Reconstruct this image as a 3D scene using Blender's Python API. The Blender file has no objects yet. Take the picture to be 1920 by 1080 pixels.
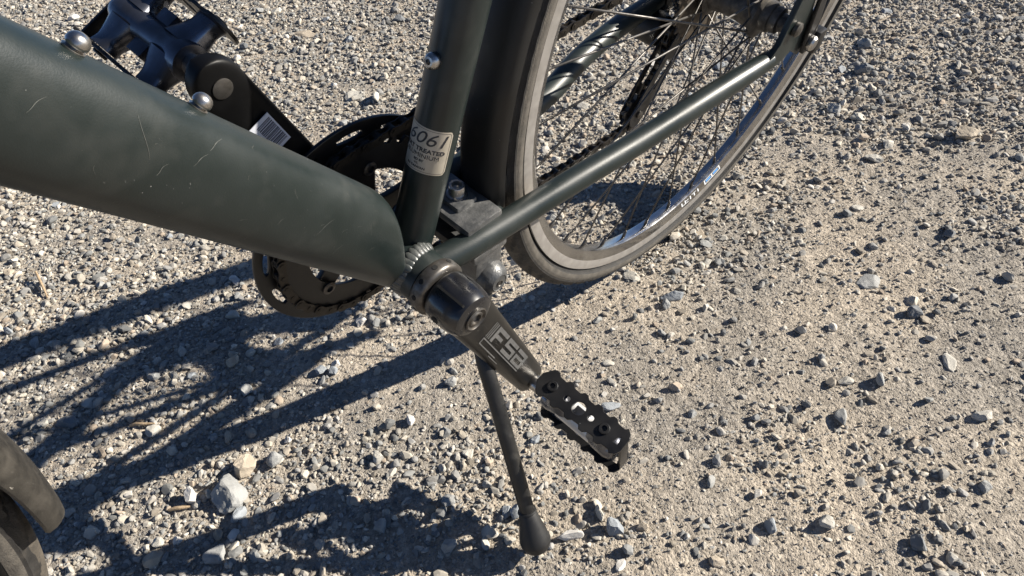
import bpy, bmesh, math, random
import numpy as np
from mathutils import Matrix, Vector

R_ = math.radians
scene = bpy.context.scene
col = scene.collection
rng = np.random.default_rng(7)
random.seed(7)

# ------------------------------------------------------------------ camera
cam_d = bpy.data.cameras.new("camera")
cam_d.sensor_width = 36.0
cam_d.lens = 25.95
cam_d.clip_start = 0.01
cam_d.clip_end = 500.0
cam = bpy.data.objects.new("camera", cam_d)
col.objects.link(cam)
cr = (-0.68683962, 0.71852474, -0.10942362)
cu = (-0.54086300, -0.40472377, 0.73733703)
cb = (0.48550856, 0.56561547, 0.66660377)
cam.matrix_world = Matrix(((cr[0], cu[0], cb[0], 0.226431),
                           (cr[1], cu[1], cb[1], 0.386963),
                           (cr[2], cu[2], cb[2], 0.635087),
                           (0, 0, 0, 1)))
scene.camera = cam

# ------------------------------------------------------------------ sky and sun
SUN_AZ, SUN_EL = R_(144.0), R_(27.5)
world = bpy.data.worlds.new("World")
scene.world = world
world.use_nodes = True
wn = world.node_tree.nodes
wl = world.node_tree.links
bg = wn["Background"]
sky = wn.new("ShaderNodeTexSky")
sky.sky_type = 'NISHITA'
sky.sun_disc = False
sky.sun_elevation = SUN_EL
sky.sun_rotation = math.pi / 2 - SUN_AZ
sky.altitude = 1800.0
sky.air_density = 0.55
sky.dust_density = 0.1
sky.ozone_density = 3.0
wl.new(sky.outputs[0], bg.inputs[0])
bg.inputs[1].default_value = 0.06
sun_d = bpy.data.lights.new("sun", 'SUN')
sun_d.energy = 5.0
sun_d.angle = R_(0.53)
sun_d.color = (1.0, 0.93, 0.82)
sun = bpy.data.objects.new("sun", sun_d)
col.objects.link(sun)
sdir = Vector((math.cos(SUN_EL) * math.cos(SUN_AZ), math.cos(SUN_EL) * math.sin(SUN_AZ), math.sin(SUN_EL)))
sun.rotation_euler = sdir.to_track_quat('Z', 'Y').to_euler()
sun.location = sdir * 20
vs = scene.view_settings
vs.view_transform = 'Standard'
vs.look = 'None'
vs.gamma = 1.0
vs.exposure = 1.08

# ------------------------------------------------------------------ materials
def pmat(name, c1, c2=None, scale=30.0, rough=0.5, rough2=None, metal=0.0, bump=0.0, bscale=300.0,
         dust=None, specks=None, scratches=None, coat=0.0, spec=0.5, attr=None):
    m = bpy.data.materials.new(name)
    m.use_nodes = True
    nt = m.node_tree
    N, L = nt.nodes, nt.links
    b = N["Principled BSDF"]
    b.inputs["Metallic"].default_value = metal
    b.inputs["Roughness"].default_value = rough
    b.inputs["Specular IOR Level"].default_value = spec
    if coat:
        b.inputs["Coat Weight"].default_value = coat
        b.inputs["Coat Roughness"].default_value = 0.12
    tc = N.new("ShaderNodeTexCoord")

    def noise(s, det=3.0, ro=0.6):
        n = N.new("ShaderNodeTexNoise")
        n.inputs["Scale"].default_value = s
        n.inputs["Detail"].default_value = det
        n.inputs["Roughness"].default_value = ro
        L.new(tc.outputs["Object"], n.inputs["Vector"])
        return n

    def ramp(src, lo, hi):
        r = N.new("ShaderNodeMapRange")
        r.inputs["From Min"].default_value = lo
        r.inputs["From Max"].default_value = hi
        L.new(src, r.inputs["Value"])
        return r.outputs[0]

    def mix(fac, a, bb, blend='MIX'):
        x = N.new("ShaderNodeMix")
        x.data_type = 'RGBA'
        x.blend_type = blend
        if isinstance(fac, (int, float)):
            x.inputs["Factor"].default_value = fac
        else:
            L.new(fac, x.inputs["Factor"])
        for k, v in (("A", a), ("B", bb)):
            sock = [s for s in x.inputs if s.name == k and s.type == 'RGBA'][0]
            if isinstance(v, tuple):
                sock.default_value = (*v, 1)
            else:
                L.new(v, sock)
        return [s for s in x.outputs if s.type == 'RGBA'][0]

    cur = c1
    if c2 is not None:
        n = noise(scale)
        cur = mix(ramp(n.outputs[0], 0.35, 0.65), c1, c2)
        if rough2 is not None:
            rr = N.new("ShaderNodeMapRange")
            rr.inputs["From Min"].default_value = 0.35
            rr.inputs["From Max"].default_value = 0.65
            rr.inputs["To Min"].default_value = rough
            rr.inputs["To Max"].default_value = rough2
            L.new(n.outputs[0], rr.inputs["Value"])
            L.new(rr.outputs[0], b.inputs["Roughness"])
    if attr:
        a = N.new("ShaderNodeAttribute")
        a.attribute_name = attr
        cur = mix(1.0, a.outputs["Color"], cur if not isinstance(cur, tuple) else cur, 'MULTIPLY')
    if dust:
        amt, dc, ds = dust
        n = noise(ds, 3.0, 0.7)
        f = ramp(n.outputs[0], 0.62 - amt * 0.3, 0.72 - amt * 0.1)
        mm = N.new("ShaderNodeMath"); mm.operation = 'MULTIPLY'
        L.new(f, mm.inputs[0]); mm.inputs[1].default_value = min(1.0, amt)
        cur = mix(mm.outputs[0], cur, dc)
    if specks:
        size, dens, sc = specks
        v = N.new("ShaderNodeTexVoronoi")
        v.inputs["Scale"].default_value = size
        L.new(tc.outputs["Object"], v.inputs["Vector"])
        f = ramp(v.outputs["Distance"], 0.09, 0.05)
        sep = N.new("ShaderNodeSeparateColor")
        L.new(v.outputs["Color"], sep.inputs[0])
        g = N.new("ShaderNodeMath"); g.operation = 'LESS_THAN'
        L.new(sep.outputs[0], g.inputs[0]); g.inputs[1].default_value = dens
        mm = N.new("ShaderNodeMath"); mm.operation = 'MULTIPLY'
        L.new(f, mm.inputs[0]); L.new(g.outputs[0], mm.inputs[1])
        cur = mix(mm.outputs[0], cur, sc)
    if scratches:
        rot, st, sc, thr = scratches
        mp = N.new("ShaderNodeMapping")
        mp.inputs["Rotation"].default_value = rot
        mp.inputs["Scale"].default_value = st
        L.new(tc.outputs["Object"], mp.inputs["Vector"])
        n = N.new("ShaderNodeTexNoise")
        n.inputs["Scale"].default_value = 1.0
        n.inputs["Detail"].default_value = 2.0
        L.new(mp.outputs[0], n.inputs["Vector"])
        f = ramp(n.outputs[0], thr, thr + 0.03)
        n2 = noise(40.0, 2.0)
        f2 = ramp(n2.outputs[0], 0.5, 0.6)
        mm = N.new("ShaderNodeMath"); mm.operation = 'MULTIPLY'
        L.new(f, mm.inputs[0]); L.new(f2, mm.inputs[1])
        cur = mix(mm.outputs[0], cur, sc)
    if isinstance(cur, tuple):
        b.inputs["Base Color"].default_value = (*cur, 1)
    else:
        L.new(cur, b.inputs["Base Color"])
    if bump:
        n = noise(bscale, 2.0, 0.65)
        bp = N.new("ShaderNodeBump")
        bp.inputs["Strength"].default_value = bump
        bp.inputs["Distance"].default_value = 0.002
        L.new(n.outputs[0], bp.inputs["Height"])
        L.new(bp.outputs[0], b.inputs["Normal"])
    return m

DUST = (0.30, 0.26, 0.21)
M = {}
M['paint'] = pmat('green_grey_paint', (0.0082, 0.0136, 0.0130), (0.0135, 0.0192, 0.0184), 22, 0.34, 0.47, bump=0.05, bscale=900,
                  dust=(0.32, (0.050, 0.053, 0.049), 24), specks=(230, 0.030, (0.20, 0.20, 0.185)),
                  scratches=((0.4, 0.9, 0.3), (900, 60, 300), (0.10, 0.105, 0.10), 0.735))
M['weld'] = pmat('weld_paint', (0.035, 0.040, 0.038), (0.075, 0.078, 0.074), 200, 0.36, bump=0.1, bscale=800)
M['black'] = pmat('satin_black', (0.006, 0.006, 0.0068), (0.011, 0.0105, 0.0105), 40, 0.33, 0.45, dust=(0.12, (0.05, 0.045, 0.04), 30),
                  specks=(240, 0.05, (0.25, 0.25, 0.25)))
M['gloss_black'] = pmat('gloss_black', (0.008, 0.0085, 0.010), (0.016, 0.015, 0.015), 60, 0.22, 0.36, dust=(0.25, (0.11, 0.085, 0.055), 28), coat=0.3)
M['crank'] = pmat('dusty_crank_black', (0.006, 0.0058, 0.0055), (0.0115, 0.0107, 0.0098), 45, 0.30, 0.40, dust=(0.25, (0.036, 0.030, 0.023), 40),
                  specks=(300, 0.06, (0.3, 0.29, 0.27)))
M['plastic'] = pmat('black_plastic', (0.004, 0.004, 0.004), (0.007, 0.0068, 0.0065), 30, 0.45, 0.6, dust=(0.10, (0.06, 0.055, 0.05), 12),
                    specks=(300, 0.04, (0.2, 0.2, 0.2)))
M['dusty_plastic'] = pmat('dusty_mudguard_plastic', (0.014, 0.013, 0.0115), (0.038, 0.034, 0.028), 60, 0.42, 0.6, dust=(0.45, (0.075, 0.067, 0.056), 45),
                          scratches=((0.2, 0.5, 0.1), (600, 200, 200), (0.20, 0.185, 0.16), 0.70), bump=0.15, bscale=600)
M['rubber'] = pmat('tyre_rubber', (0.014, 0.0135, 0.013), (0.028, 0.026, 0.024), 60, 0.6, 0.75, dust=(0.2, (0.12, 0.10, 0.08), 50), bump=0.3, bscale=900)
M['sidewall'] = pmat('dusty_tyre_sidewall', (0.060, 0.054, 0.046), (0.105, 0.094, 0.079), 70, 0.8, dust=(0.45, (0.14, 0.124, 0.102), 110), bump=0.3, bscale=900)
M['tread'] = pmat('dusty_tread', (0.040, 0.035, 0.029), (0.085, 0.072, 0.056), 60, 0.8, 0.9, dust=(0.45, (0.13, 0.11, 0.085), 70), bump=0.3, bscale=900)
M['crank_shaded'] = pmat('shaded_crank_black', (0.003, 0.003, 0.0033), (0.005, 0.005, 0.0052), 40, 0.42, 0.5, spec=0.18)  # shade on the right crank is put into this near-black, dull base
M['pedal_body'] = pmat('glossy_pedal_black', (0.17, 0.18, 0.21), (0.10, 0.10, 0.11), 40, 0.24, 0.36, metal=0.9, dust=(0.12, (0.08, 0.055, 0.03), 32))
M['sleeve'] = pmat('bright_axle_sleeve', (0.58, 0.57, 0.56), None, rough=0.42, metal=0.5)
M['clamp'] = pmat('clamp_black', (0.007, 0.0075, 0.010), (0.012, 0.012, 0.013), 45, 0.24, 0.36, dust=(0.10, (0.05, 0.042, 0.032), 24), specks=(300, 0.06, (0.3, 0.29, 0.27)), coat=0.4)
M['boot'] = pmat('rubber_boot', (0.009, 0.009, 0.0095), (0.017, 0.0165, 0.016), 60, 0.5, 0.65, dust=(0.2, (0.05, 0.046, 0.04), 60))
M['alu'] = pmat('worn_rim_alloy', (0.52, 0.51, 0.50), (0.60, 0.59, 0.57), 60, 0.16, 0.26, metal=1.0, dust=(0.22, (0.20, 0.18, 0.16), 30))
M['alu_track'] = pmat('brake_track_alloy', (0.36, 0.34, 0.32), (0.42, 0.40, 0.375), 90, 0.40, 0.50, metal=0.6, dust=(0.25, (0.24, 0.215, 0.19), 60))
M['steel'] = pmat('bright_steel', (0.52, 0.50, 0.48), (0.40, 0.38, 0.35), 160, 0.26, 0.40, metal=1.0, bump=0.04, bscale=900, dust=(0.2, (0.2, 0.18, 0.15), 300))
M['spoke'] = pmat('spoke_steel', (0.16, 0.15, 0.14), (0.09, 0.085, 0.08), 120, 0.42, 0.55, metal=0.75)
M['worn_steel'] = pmat('worn_steel', (0.15, 0.142, 0.132), (0.075, 0.068, 0.060), 160, 0.36, 0.52, metal=0.8, dust=(0.3, (0.20, 0.15, 0.10), 90))
M['chain'] = pmat('oily_chain', (0.055, 0.048, 0.040), (0.03, 0.027, 0.024), 150, 0.35, 0.5, metal=0.7, dust=(0.35, (0.11, 0.085, 0.06), 150))
M['sprocket'] = pmat('dark_sprocket', (0.006, 0.006, 0.006), (0.011, 0.010, 0.0095), 80, 0.36, 0.46, dust=(0.2, (0.035, 0.03, 0.025), 90))
M['cassette'] = pmat('greasy_cassette', (0.12, 0.10, 0.08), (0.06, 0.05, 0.04), 120, 0.45, 0.6, metal=0.6, dust=(0.4, (0.14, 0.10, 0.06), 100))
M['hub'] = pmat('dirty_hub', (0.09, 0.085, 0.08), (0.05, 0.045, 0.04), 80, 0.45, 0.6, metal=0.5, dust=(0.5, (0.22, 0.19, 0.15), 70))
M['kick_alloy'] = pmat('grey_kickstand_alloy', (0.075, 0.077, 0.078), (0.13, 0.13, 0.128), 120, 0.32, 0.48, metal=0.35, bump=0.2, bscale=500,
                       dust=(0.2, (0.2, 0.18, 0.16), 60))
M['leg'] = pmat('worn_leg_black', (0.007, 0.007, 0.007), (0.014, 0.0135, 0.013), 60, 0.36, 0.5, dust=(0.30, (0.085, 0.08, 0.07), 40), bump=0.1, bscale=600)
M['sticker'] = pmat('silver_sticker', (0.40, 0.36, 0.29), (0.48, 0.43, 0.35), 60, 0.4, 0.5, metal=0.2)
M['ink'] = pmat('dark_ink', (0.025, 0.025, 0.03), None, rough=0.5)
M['logo'] = pmat('grey_logo_print', (0.105, 0.105, 0.102), (0.14, 0.137, 0.133), 200, 0.5)
M['white'] = pmat('white_label', (0.62, 0.64, 0.70), None, rough=0.6)
M['barcode'] = pmat('barcode_ink', (0.03, 0.03, 0.05), None, rough=0.6)
M['decal_blue'] = pmat('blue_decal', (0.12, 0.33, 0.70), None, rough=0.35)
M['decal_white'] = pmat('white_decal', (0.68, 0.70, 0.72), None, rough=0.35)
M['hole_shade'] = pmat('recess_shade', (0.004, 0.004, 0.004), None, rough=0.8)  # near-black paints the shade inside notches, slot, bolt holes and socket

# ------------------------------------------------------------------ mesh helpers
def link(o, parent=None, loc=None):
    col.objects.link(o)
    if parent is not None:
        o.parent = parent
    if loc is not None:
        o.location = loc
    return o

def mesh(name, V, F, mat, smooth=True, auto=None):
    me = bpy.data.meshes.new(name)
    me.from_pydata([tuple(v) for v in V], [], [tuple(f) for f in F])
    me.materials.append(mat)
    me.polygons.foreach_set("use_smooth", [smooth] * len(me.polygons))
    me.update()
    if auto is not None and smooth:
        try:
            me.set_sharp_from_angle(angle=R_(auto))
        except Exception:
            pass
    return me

def V3(*a):
    return np.array(a, float)

def norm(v):
    v = np.asarray(v, float)
    return v / np.linalg.norm(v)

def frame_from(w, up=(0, 0, 1)):
    w = norm(w)
    u = np.cross(np.asarray(up, float), w)
    if np.linalg.norm(u) < 1e-6:
        u = np.cross((1, 0, 0), w)
    u = norm(u)
    return u, np.cross(w, u), w

class G:
    """collects shapes into one mesh"""
    def __init__(s):
        s.V = []; s.F = []
    def add(s, V, F):
        o = len(s.V)
        s.V += [tuple(v) for v in V]
        s.F += [tuple(i + o for i in f) for f in F]
        return s
    def rings(s, rings, cap=True, closed=False):
        n = len(rings[0]); V = []; F = []
        for r in rings:
            V += list(r)
        m = len(rings)
        for i in range(m if closed else m - 1):
            j = (i + 1) % m
            for k in range(n):
                l = (k + 1) % n
                F.append((i * n + k, i * n + l, j * n + l, j * n + k))
        if cap and not closed:
            F.append(tuple(range(n - 1, -1, -1)))
            F.append(tuple((m - 1) * n + k for k in range(n)))
        return s.add(V, F)
    def tube(s, pts, rad, n=16, cap=True, flat=None):
        pts = [np.asarray(p, float) for p in pts]
        if not hasattr(rad, '__len__'):
            rad = [rad] * len(pts)
        T = []
        for i in range(len(pts)):
            a = pts[max(i - 1, 0)]; b = pts[min(i + 1, len(pts) - 1)]
            T.append(norm(b - a))
        u, v, _ = frame_from(T[0], (0, 0, 1) if abs(T[0][2]) < 0.9 else (1, 0, 0))
        rings = []
        for i, p in enumerate(pts):
            u = norm(u - T[i] * np.dot(u, T[i])); v = np.cross(T[i], u)
            fl = flat if flat else (1, 1)
            rings.append([p + rad[i] * (fl[0] * math.cos(a) * u + fl[1] * math.sin(a) * v) for a in np.linspace(0, 2 * math.pi, n, endpoint=False)])
        return s.rings(rings, cap)
    def lathe(s, prof, org, axis, n=32, cap=True, closed=False):
        u, v, w = frame_from(axis, (0, 0, 1) if abs(norm(axis)[2]) < 0.9 else (1, 0, 0))
        org = np.asarray(org, float)
        rings = [[org + w * h + r * (math.cos(a) * u + math.sin(a) * v) for a in np.linspace(0, 2 * math.pi, n, endpoint=False)] for r, h in prof]
        return s.rings(rings, cap, closed)
    def box(s, c, hx, hy, hz, ax=None, bev=0.0):
        c = np.asarray(c, float)
        X, Y, Z = ax if ax is not None else (V3(1, 0, 0), V3(0, 1, 0), V3(0, 0, 1))
        if bev <= 0:
            V = [c + X * hx * i + Y * hy * j + Z * hz * k for i in (-1, 1) for j in (-1, 1) for k in (-1, 1)]
            F = [(0, 1, 3, 2), (4, 6, 7, 5), (0, 4, 5, 1), (2, 3, 7, 6), (0, 2, 6, 4), (1, 5, 7, 3)]
            return s.add(V, F)
        bm = bmesh.new()
        bmesh.ops.create_cube(bm, size=1.0)
        for v in bm.verts:
            v.co = Vector((v.co.x * 2 * hx, v.co.y * 2 * hy, v.co.z * 2 * hz))
        bmesh.ops.bevel(bm, geom=bm.edges[:], offset=bev, segments=2, affect='EDGES', profile=0.6)
        bm.verts.index_update()
        V = [c + X * v.co.x + Y * v.co.y + Z * v.co.z for v in bm.verts]
        F = [tuple(v.index for v in f.verts) for f in bm.faces]
        bm.free()
        return s.add(V, F)
    def shape(s, loops, th, org, u, v, w, bev=0.0):
        """flat plate of outline loops (first outer, rest holes) in the u,v plane, thickness th along w"""
        cu_ = bpy.data.curves.new('tmp', 'CURVE')
        cu_.dimensions = '2D'; cu_.fill_mode = 'BOTH'
        cu_.extrude = max(th / 2 - bev, 1e-5); cu_.bevel_depth = bev; cu_.bevel_resolution = 1
        for lp in loops:
            sp = cu_.splines.new('POLY')
            sp.points.add(len(lp) - 1)
            for i, (x, y) in enumerate(lp):
                sp.points[i].co = (x, y, 0, 1)
            sp.use_cyclic_u = True
        return s.from_curve(cu_, org, u, v, w)
    def from_curve(s, cu_, org, u, v, w, warp=None):
        o = bpy.data.objects.new('tmp', cu_)
        me = bpy.data.meshes.new_from_object(o)
        org = np.asarray(org, float)
        if warp:
            V = [warp(p.co.x, p.co.y, p.co.z) for p in me.vertices]
        else:
            V = [org + np.asarray(u) * p.co.x + np.asarray(v) * p.co.y + np.asarray(w) * p.co.z for p in me.vertices]
        F = [tuple(p.vertices) for p in me.polygons]
        bpy.data.objects.remove(o); bpy.data.curves.remove(cu_); bpy.data.meshes.remove(me)
        return s.add(V, F)
    def text(s, txt, size, org, u, v, w, th=0.0001, shear=0.0, warp=None, bold=0.0, align='CENTER'):
        cu_ = bpy.data.curves.new('tmp', 'FONT')
        cu_.body = txt; cu_.size = size; cu_.align_x = align; cu_.align_y = 'CENTER'
        cu_.extrude = th / 2; cu_.shear = shear; cu_.offset = bold; cu_.resolution_u = 3
        return s.from_curve(cu_, org, u, v, w, warp)
    def build(s, name, mat, parent=None, smooth=True, auto=35, loc=None):
        me = mesh(name, s.V, s.F, mat, smooth, auto)
        bm = bmesh.new(); bm.from_mesh(me)
        bmesh.ops.recalc_face_normals(bm, faces=bm.faces[:])
        bm.to_mesh(me); bm.free()
        o = bpy.data.objects.new(name, me)
        return link(o, parent, loc)

def circle(r, n=32, c=(0, 0), a0=0, rev=False):
    p = [(c[0] + r * math.cos(a0 + 2 * math.pi * i / n), c[1] + r * math.sin(a0 + 2 * math.pi * i / n)) for i in range(n)]
    return p[::-1] if rev else p

# ------------------------------------------------------------------ the ground
def hsh(i, j, k):
    h = (i * 374761393 + j * 668265263 + k * 2147483647) & 0xffffffff
    h = ((h ^ (h >> 13)) * 1274126177) & 0xffffffff
    return ((h ^ (h >> 16)) & 0xffff) / 65535.0

def vnoise(x, y, k=0):
    x = np.asarray(x, float); y = np.asarray(y, float)
    xi = np.floor(x).astype(np.int64); yi = np.floor(y).astype(np.int64)
    fx = x - xi; fy = y - yi
    fx = fx * fx * (3 - 2 * fx); fy = fy * fy * (3 - 2 * fy)
    a = hsh(xi, yi, k); b = hsh(xi + 1, yi, k); c = hsh(xi, yi + 1, k); d = hsh(xi + 1, yi + 1, k)
    return (a * (1 - fx) + b * fx) * (1 - fy) + (c * (1 - fx) + d * fx) * fy - 0.5

def ground_h(x, y):
    return (0.008 * vnoise(x * 3.1 + 5, y * 3.1, 1) + 0.0045 * vnoise(x * 11 + 3, y * 11, 2) +
            0.0014 * vnoise(x * 34, y * 34 + 9, 3) + 0.0018 * vnoise(x * 90, y * 90, 4) + 0.0030 * vnoise(x * 210, y * 210, 5))

def axis_coords(c0, c1, step):
    core = np.arange(c0, c1 + step / 2, step)
    out = []
    d = step; p = 0.0
    while p < 150:
        d *= 1.28; p += d; out.append(p)
    out = np.array(out)
    return np.concatenate([c0 - out[::-1], core, c1 + out])

gx = axis_coords(-1.50, 0.45, 0.0060)
gy = axis_coords(-1.60, 0.55, 0.0060)
GX, GY = np.meshgrid(gx, gy, indexing='ij')
GZ = ground_h(GX, GY)
nx, ny = GX.shape
gv = np.stack([GX, GY, GZ], -1).reshape(-1, 3).astype(np.float32)
idx = np.arange(nx * ny).reshape(nx, ny)
gf = np.stack([idx[:-1, :-1], idx[1:, :-1], idx[1:, 1:], idx[:-1, 1:]], -1).reshape(-1, 4).astype(np.int32)

def big_mesh(name, V, F, mat, smooth=False, colors=None):
    k = F.shape[1]
    me = bpy.data.meshes.new(name)
    me.vertices.add(len(V)); me.vertices.foreach_set("co", V.astype(np.float32).ravel())
    me.loops.add(F.size); me.loops.foreach_set("vertex_index", F.astype(np.int32).ravel())
    me.polygons.add(len(F))
    me.polygons.foreach_set("loop_start", np.arange(0, F.size, k, dtype=np.int32))
    me.polygons.foreach_set("loop_total", np.full(len(F), k, dtype=np.int32))
    me.polygons.foreach_set("use_smooth", np.full(len(F), smooth))
    if colors is not None:
        ca = me.color_attributes.new("tint", 'FLOAT_COLOR', 'POINT')
        c4 = np.concatenate([colors, np.ones((len(colors), 1))], 1).astype(np.float32)
        ca.data.foreach_set("color", c4.ravel())
    me.materials.append(mat)
    me.update(calc_edges=True)
    return me

def sand_mat():
    m = bpy.data.materials.new('packed_sandy_ground')
    m.use_nodes = True
    N, L = m.node_tree.nodes, m.node_tree.links
    bs = N["Principled BSDF"]
    bs.inputs["Roughness"].default_value = 0.95
    bs.inputs["Specular IOR Level"].default_value = 0.15
    tc = N.new("ShaderNodeTexCoord")
    def tex(kind, sc, **k):
        t = N.new(kind); t.inputs["Scale"].default_value = sc
        for kk, v in k.items():
            t.inputs[kk].default_value = v
        L.new(tc.outputs["Object"], t.inputs["Vector"])
        return t
    def mr(src, a, b, c, d):
        r = N.new("ShaderNodeMapRange")
        for nm, v in (("From Min", a), ("From Max", b), ("To Min", c), ("To Max", d)):
            r.inputs[nm].default_value = v
        L.new(src, r.inputs["Value"]); return r.outputs[0]
    def mth(op, a, b):
        x = N.new("ShaderNodeMath"); x.operation = op
        for i, v in enumerate((a, b)):
            if isinstance(v, (int, float)): x.inputs[i].default_value = v
            else: L.new(v, x.inputs[i])
        return x.outputs[0]
    def mix(f, a, b, blend='MIX'):
        x = N.new("ShaderNodeMix"); x.data_type = 'RGBA'; x.blend_type = blend
        ss = [q for q in x.inputs if q.type == 'RGBA']
        if isinstance(f, (int, float)): x.inputs["Factor"].default_value = f
        else: L.new(f, x.inputs["Factor"])
        for q, v in zip(ss, (a, b)):
            if isinstance(v, tuple): q.default_value = (*v, 1)
            else: L.new(v, q)
        return [q for q in x.outputs if q.type == 'RGBA'][0]
    big = tex("ShaderNodeTexNoise", 5.0, Detail=3.0)
    base = mix(mr(big.outputs[0], 0.38, 0.62, 0, 1), (0.400, 0.347, 0.280), (0.290, 0.263, 0.226))
    v1 = tex("ShaderNodeTexVoronoi", 260.0)
    v2 = tex("ShaderNodeTexVoronoi", 620.0)
    s1 = N.new("ShaderNodeSeparateColor"); L.new(v1.outputs["Color"], s1.inputs[0])
    s2 = N.new("ShaderNodeSeparateColor"); L.new(v2.outputs["Color"], s2.inputs[0])
    g1 = mr(s1.outputs[0], 0, 1, 0.74, 1.22); g2 = mr(s2.outputs[0], 0, 1, 0.82, 1.16)
    k = mth('MULTIPLY', g1, g2)
    cc = N.new("ShaderNodeCombineColor")
    for i in range(3): L.new(k, cc.inputs[i])
    L.new(mix(1.0, base, cc.outputs[0], 'MULTIPLY'), bs.inputs["Base Color"])
    h1 = mth('MULTIPLY', mr(v1.outputs["Distance"], 0.0, 0.75, 1.0, 0.0), mr(s1.outputs[1], 0.35, 1, 0.15, 1.0))
    h2 = mth('MULTIPLY', mr(v2.outputs["Distance"], 0.0, 0.75, 1.0, 0.0), mr(s2.outputs[1], 0, 1, 0.1, 0.5))
    bp = N.new("ShaderNodeBump"); bp.inputs["Strength"].default_value = 1.0; bp.inputs["Distance"].default_value = 0.0014
    L.new(mth('ADD', h1, h2), bp.inputs["Height"]); L.new(bp.outputs[0], bs.inputs["Normal"])
    return m
M['sand'] = sand_mat()
M['stone'] = pmat('crushed_stone', (1.0, 0.98, 0.95), (0.80, 0.80, 0.80), 130, 0.8, 0.92, spec=0.3, bump=0.35, bscale=700,
                  dust=(0.15, (0.40, 0.37, 0.32), 60), attr='tint')
g = bpy.data.objects.new('ground', big_mesh('ground', gv, gf, M['sand'], True))
link(g); g['kind'] = 'structure'

# ------------------------------------------------------------------ gravel
def icos(sub):
    bm = bmesh.new()
    bmesh.ops.create_icosphere(bm, subdivisions=sub, radius=1.0)
    bm.verts.index_update()
    V = np.array([v.co[:] for v in bm.verts]); F = np.array([[v.index for v in f.verts] for f in bm.faces])
    bm.free()
    return V, F

def octa():
    V = np.array([(1, 0, 0), (-1, 0, 0), (0, 1, 0), (0, -1, 0), (0, 0, 1), (0, 0, -1)], float)
    F = np.array([(0, 2, 4), (2, 1, 4), (1, 3, 4), (3, 0, 4), (2, 0, 5), (1, 2, 5), (3, 1, 5), (0, 3, 5)])
    return V, F

def stone_shape(V, seed, cuts=9, jit=0.06):
    r = np.random.default_rng(seed)
    V = V.copy() * (1 + jit * r.normal(size=(len(V), 1)))
    for _ in range(cuts):
        n = r.normal(size=3); n /= np.linalg.norm(n)
        d = r.uniform(0.48, 0.85)
        h = V @ n
        V = np.where((h > d)[:, None], V - (h - d)[:, None] * n, V)
    return V / np.abs(V).max()

def rotm(n, r, tilt=0.5):
    a = r.uniform(0, 2 * np.pi, n)
    tx = r.normal(0, tilt, n); ty = r.normal(0, tilt, n)
    ca, sa = np.cos(a), np.sin(a); cx, sx = np.cos(tx), np.sin(tx); cy, sy = np.cos(ty), np.sin(ty)
    Z = np.zeros(n); O = np.ones(n)
    Rz = np.stack([np.stack([ca, -sa, Z], -1), np.stack([sa, ca, Z], -1), np.stack([Z, Z, O], -1)], 1)
    Rx = np.stack([np.stack([O, Z, Z], -1), np.stack([Z, cx, -sx], -1), np.stack([Z, sx, cx], -1)], 1)
    Ry = np.stack([np.stack([cy, Z, sy], -1), np.stack([Z, O, Z], -1), np.stack([-sy, Z, cy], -1)], 1)
    return Rz @ Rx @ Ry

PAL = np.array([(0.36, 0.35, 0.33), (0.27, 0.275, 0.28), (0.42, 0.40, 0.36), (0.46, 0.45, 0.43), (0.20, 0.21, 0.22), (0.31, 0.285, 0.25),
                (0.36, 0.31, 0.26), (0.24, 0.25, 0.255), (0.50, 0.48, 0.44), (0.30, 0.30, 0.295)])
PALP = np.array([.18, .16, .14, .08, .10, .10, .05, .08, .05, .06])

def gravel_density(x, y):
    """0..1, how much loose gravel covers the ground here"""
    d = 0.52 + 1.0 * vnoise(x * 2.3 + 1, y * 2.3, 11) + 1.2 * vnoise(x * 7, y * 7 + 4, 12) + 0.8 * vnoise(x * 21, y * 21, 13)
    # swept sandy patch beside and behind the rear wheel
    def ell(cx, cy, rx, ry, ang):
        ca, sa = math.cos(ang), math.sin(ang)
        u = ((x - cx) * ca + (y - cy) * sa) / rx; v = (-(x - cx) * sa + (y - cy) * ca) / ry
        return np.clip(1.3 - (u * u + v * v), 0, 1)
    d = d - 0.80 * ell(-0.315, 0.104, 0.30, 0.12, R_(128)) - 0.45 * ell(-0.12, -0.04, 0.20, 0.09, R_(128)) - 0.45 * ell(-0.42, 0.25, 0.24, 0.11, R_(128)) - 0.3 * ell(-0.38, -0.50, 0.25, 0.10, R_(125))
    # richer bands: in front of the kickstand, under the down tube, beyond the bicycle
    d = d + 0.6 * ell(0.20, -0.10, 0.26, 0.15, R_(128)) + 0.45 * ell(0.20, -0.48, 0.16, 0.14, 0) + 0.5 * np.clip((-y - 0.45) * 2, 0, 1) + 0.5 * np.clip((-x - 0.70) * 3, 0, 1)
    return np.clip(d, 0.17, 1.0)

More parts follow.
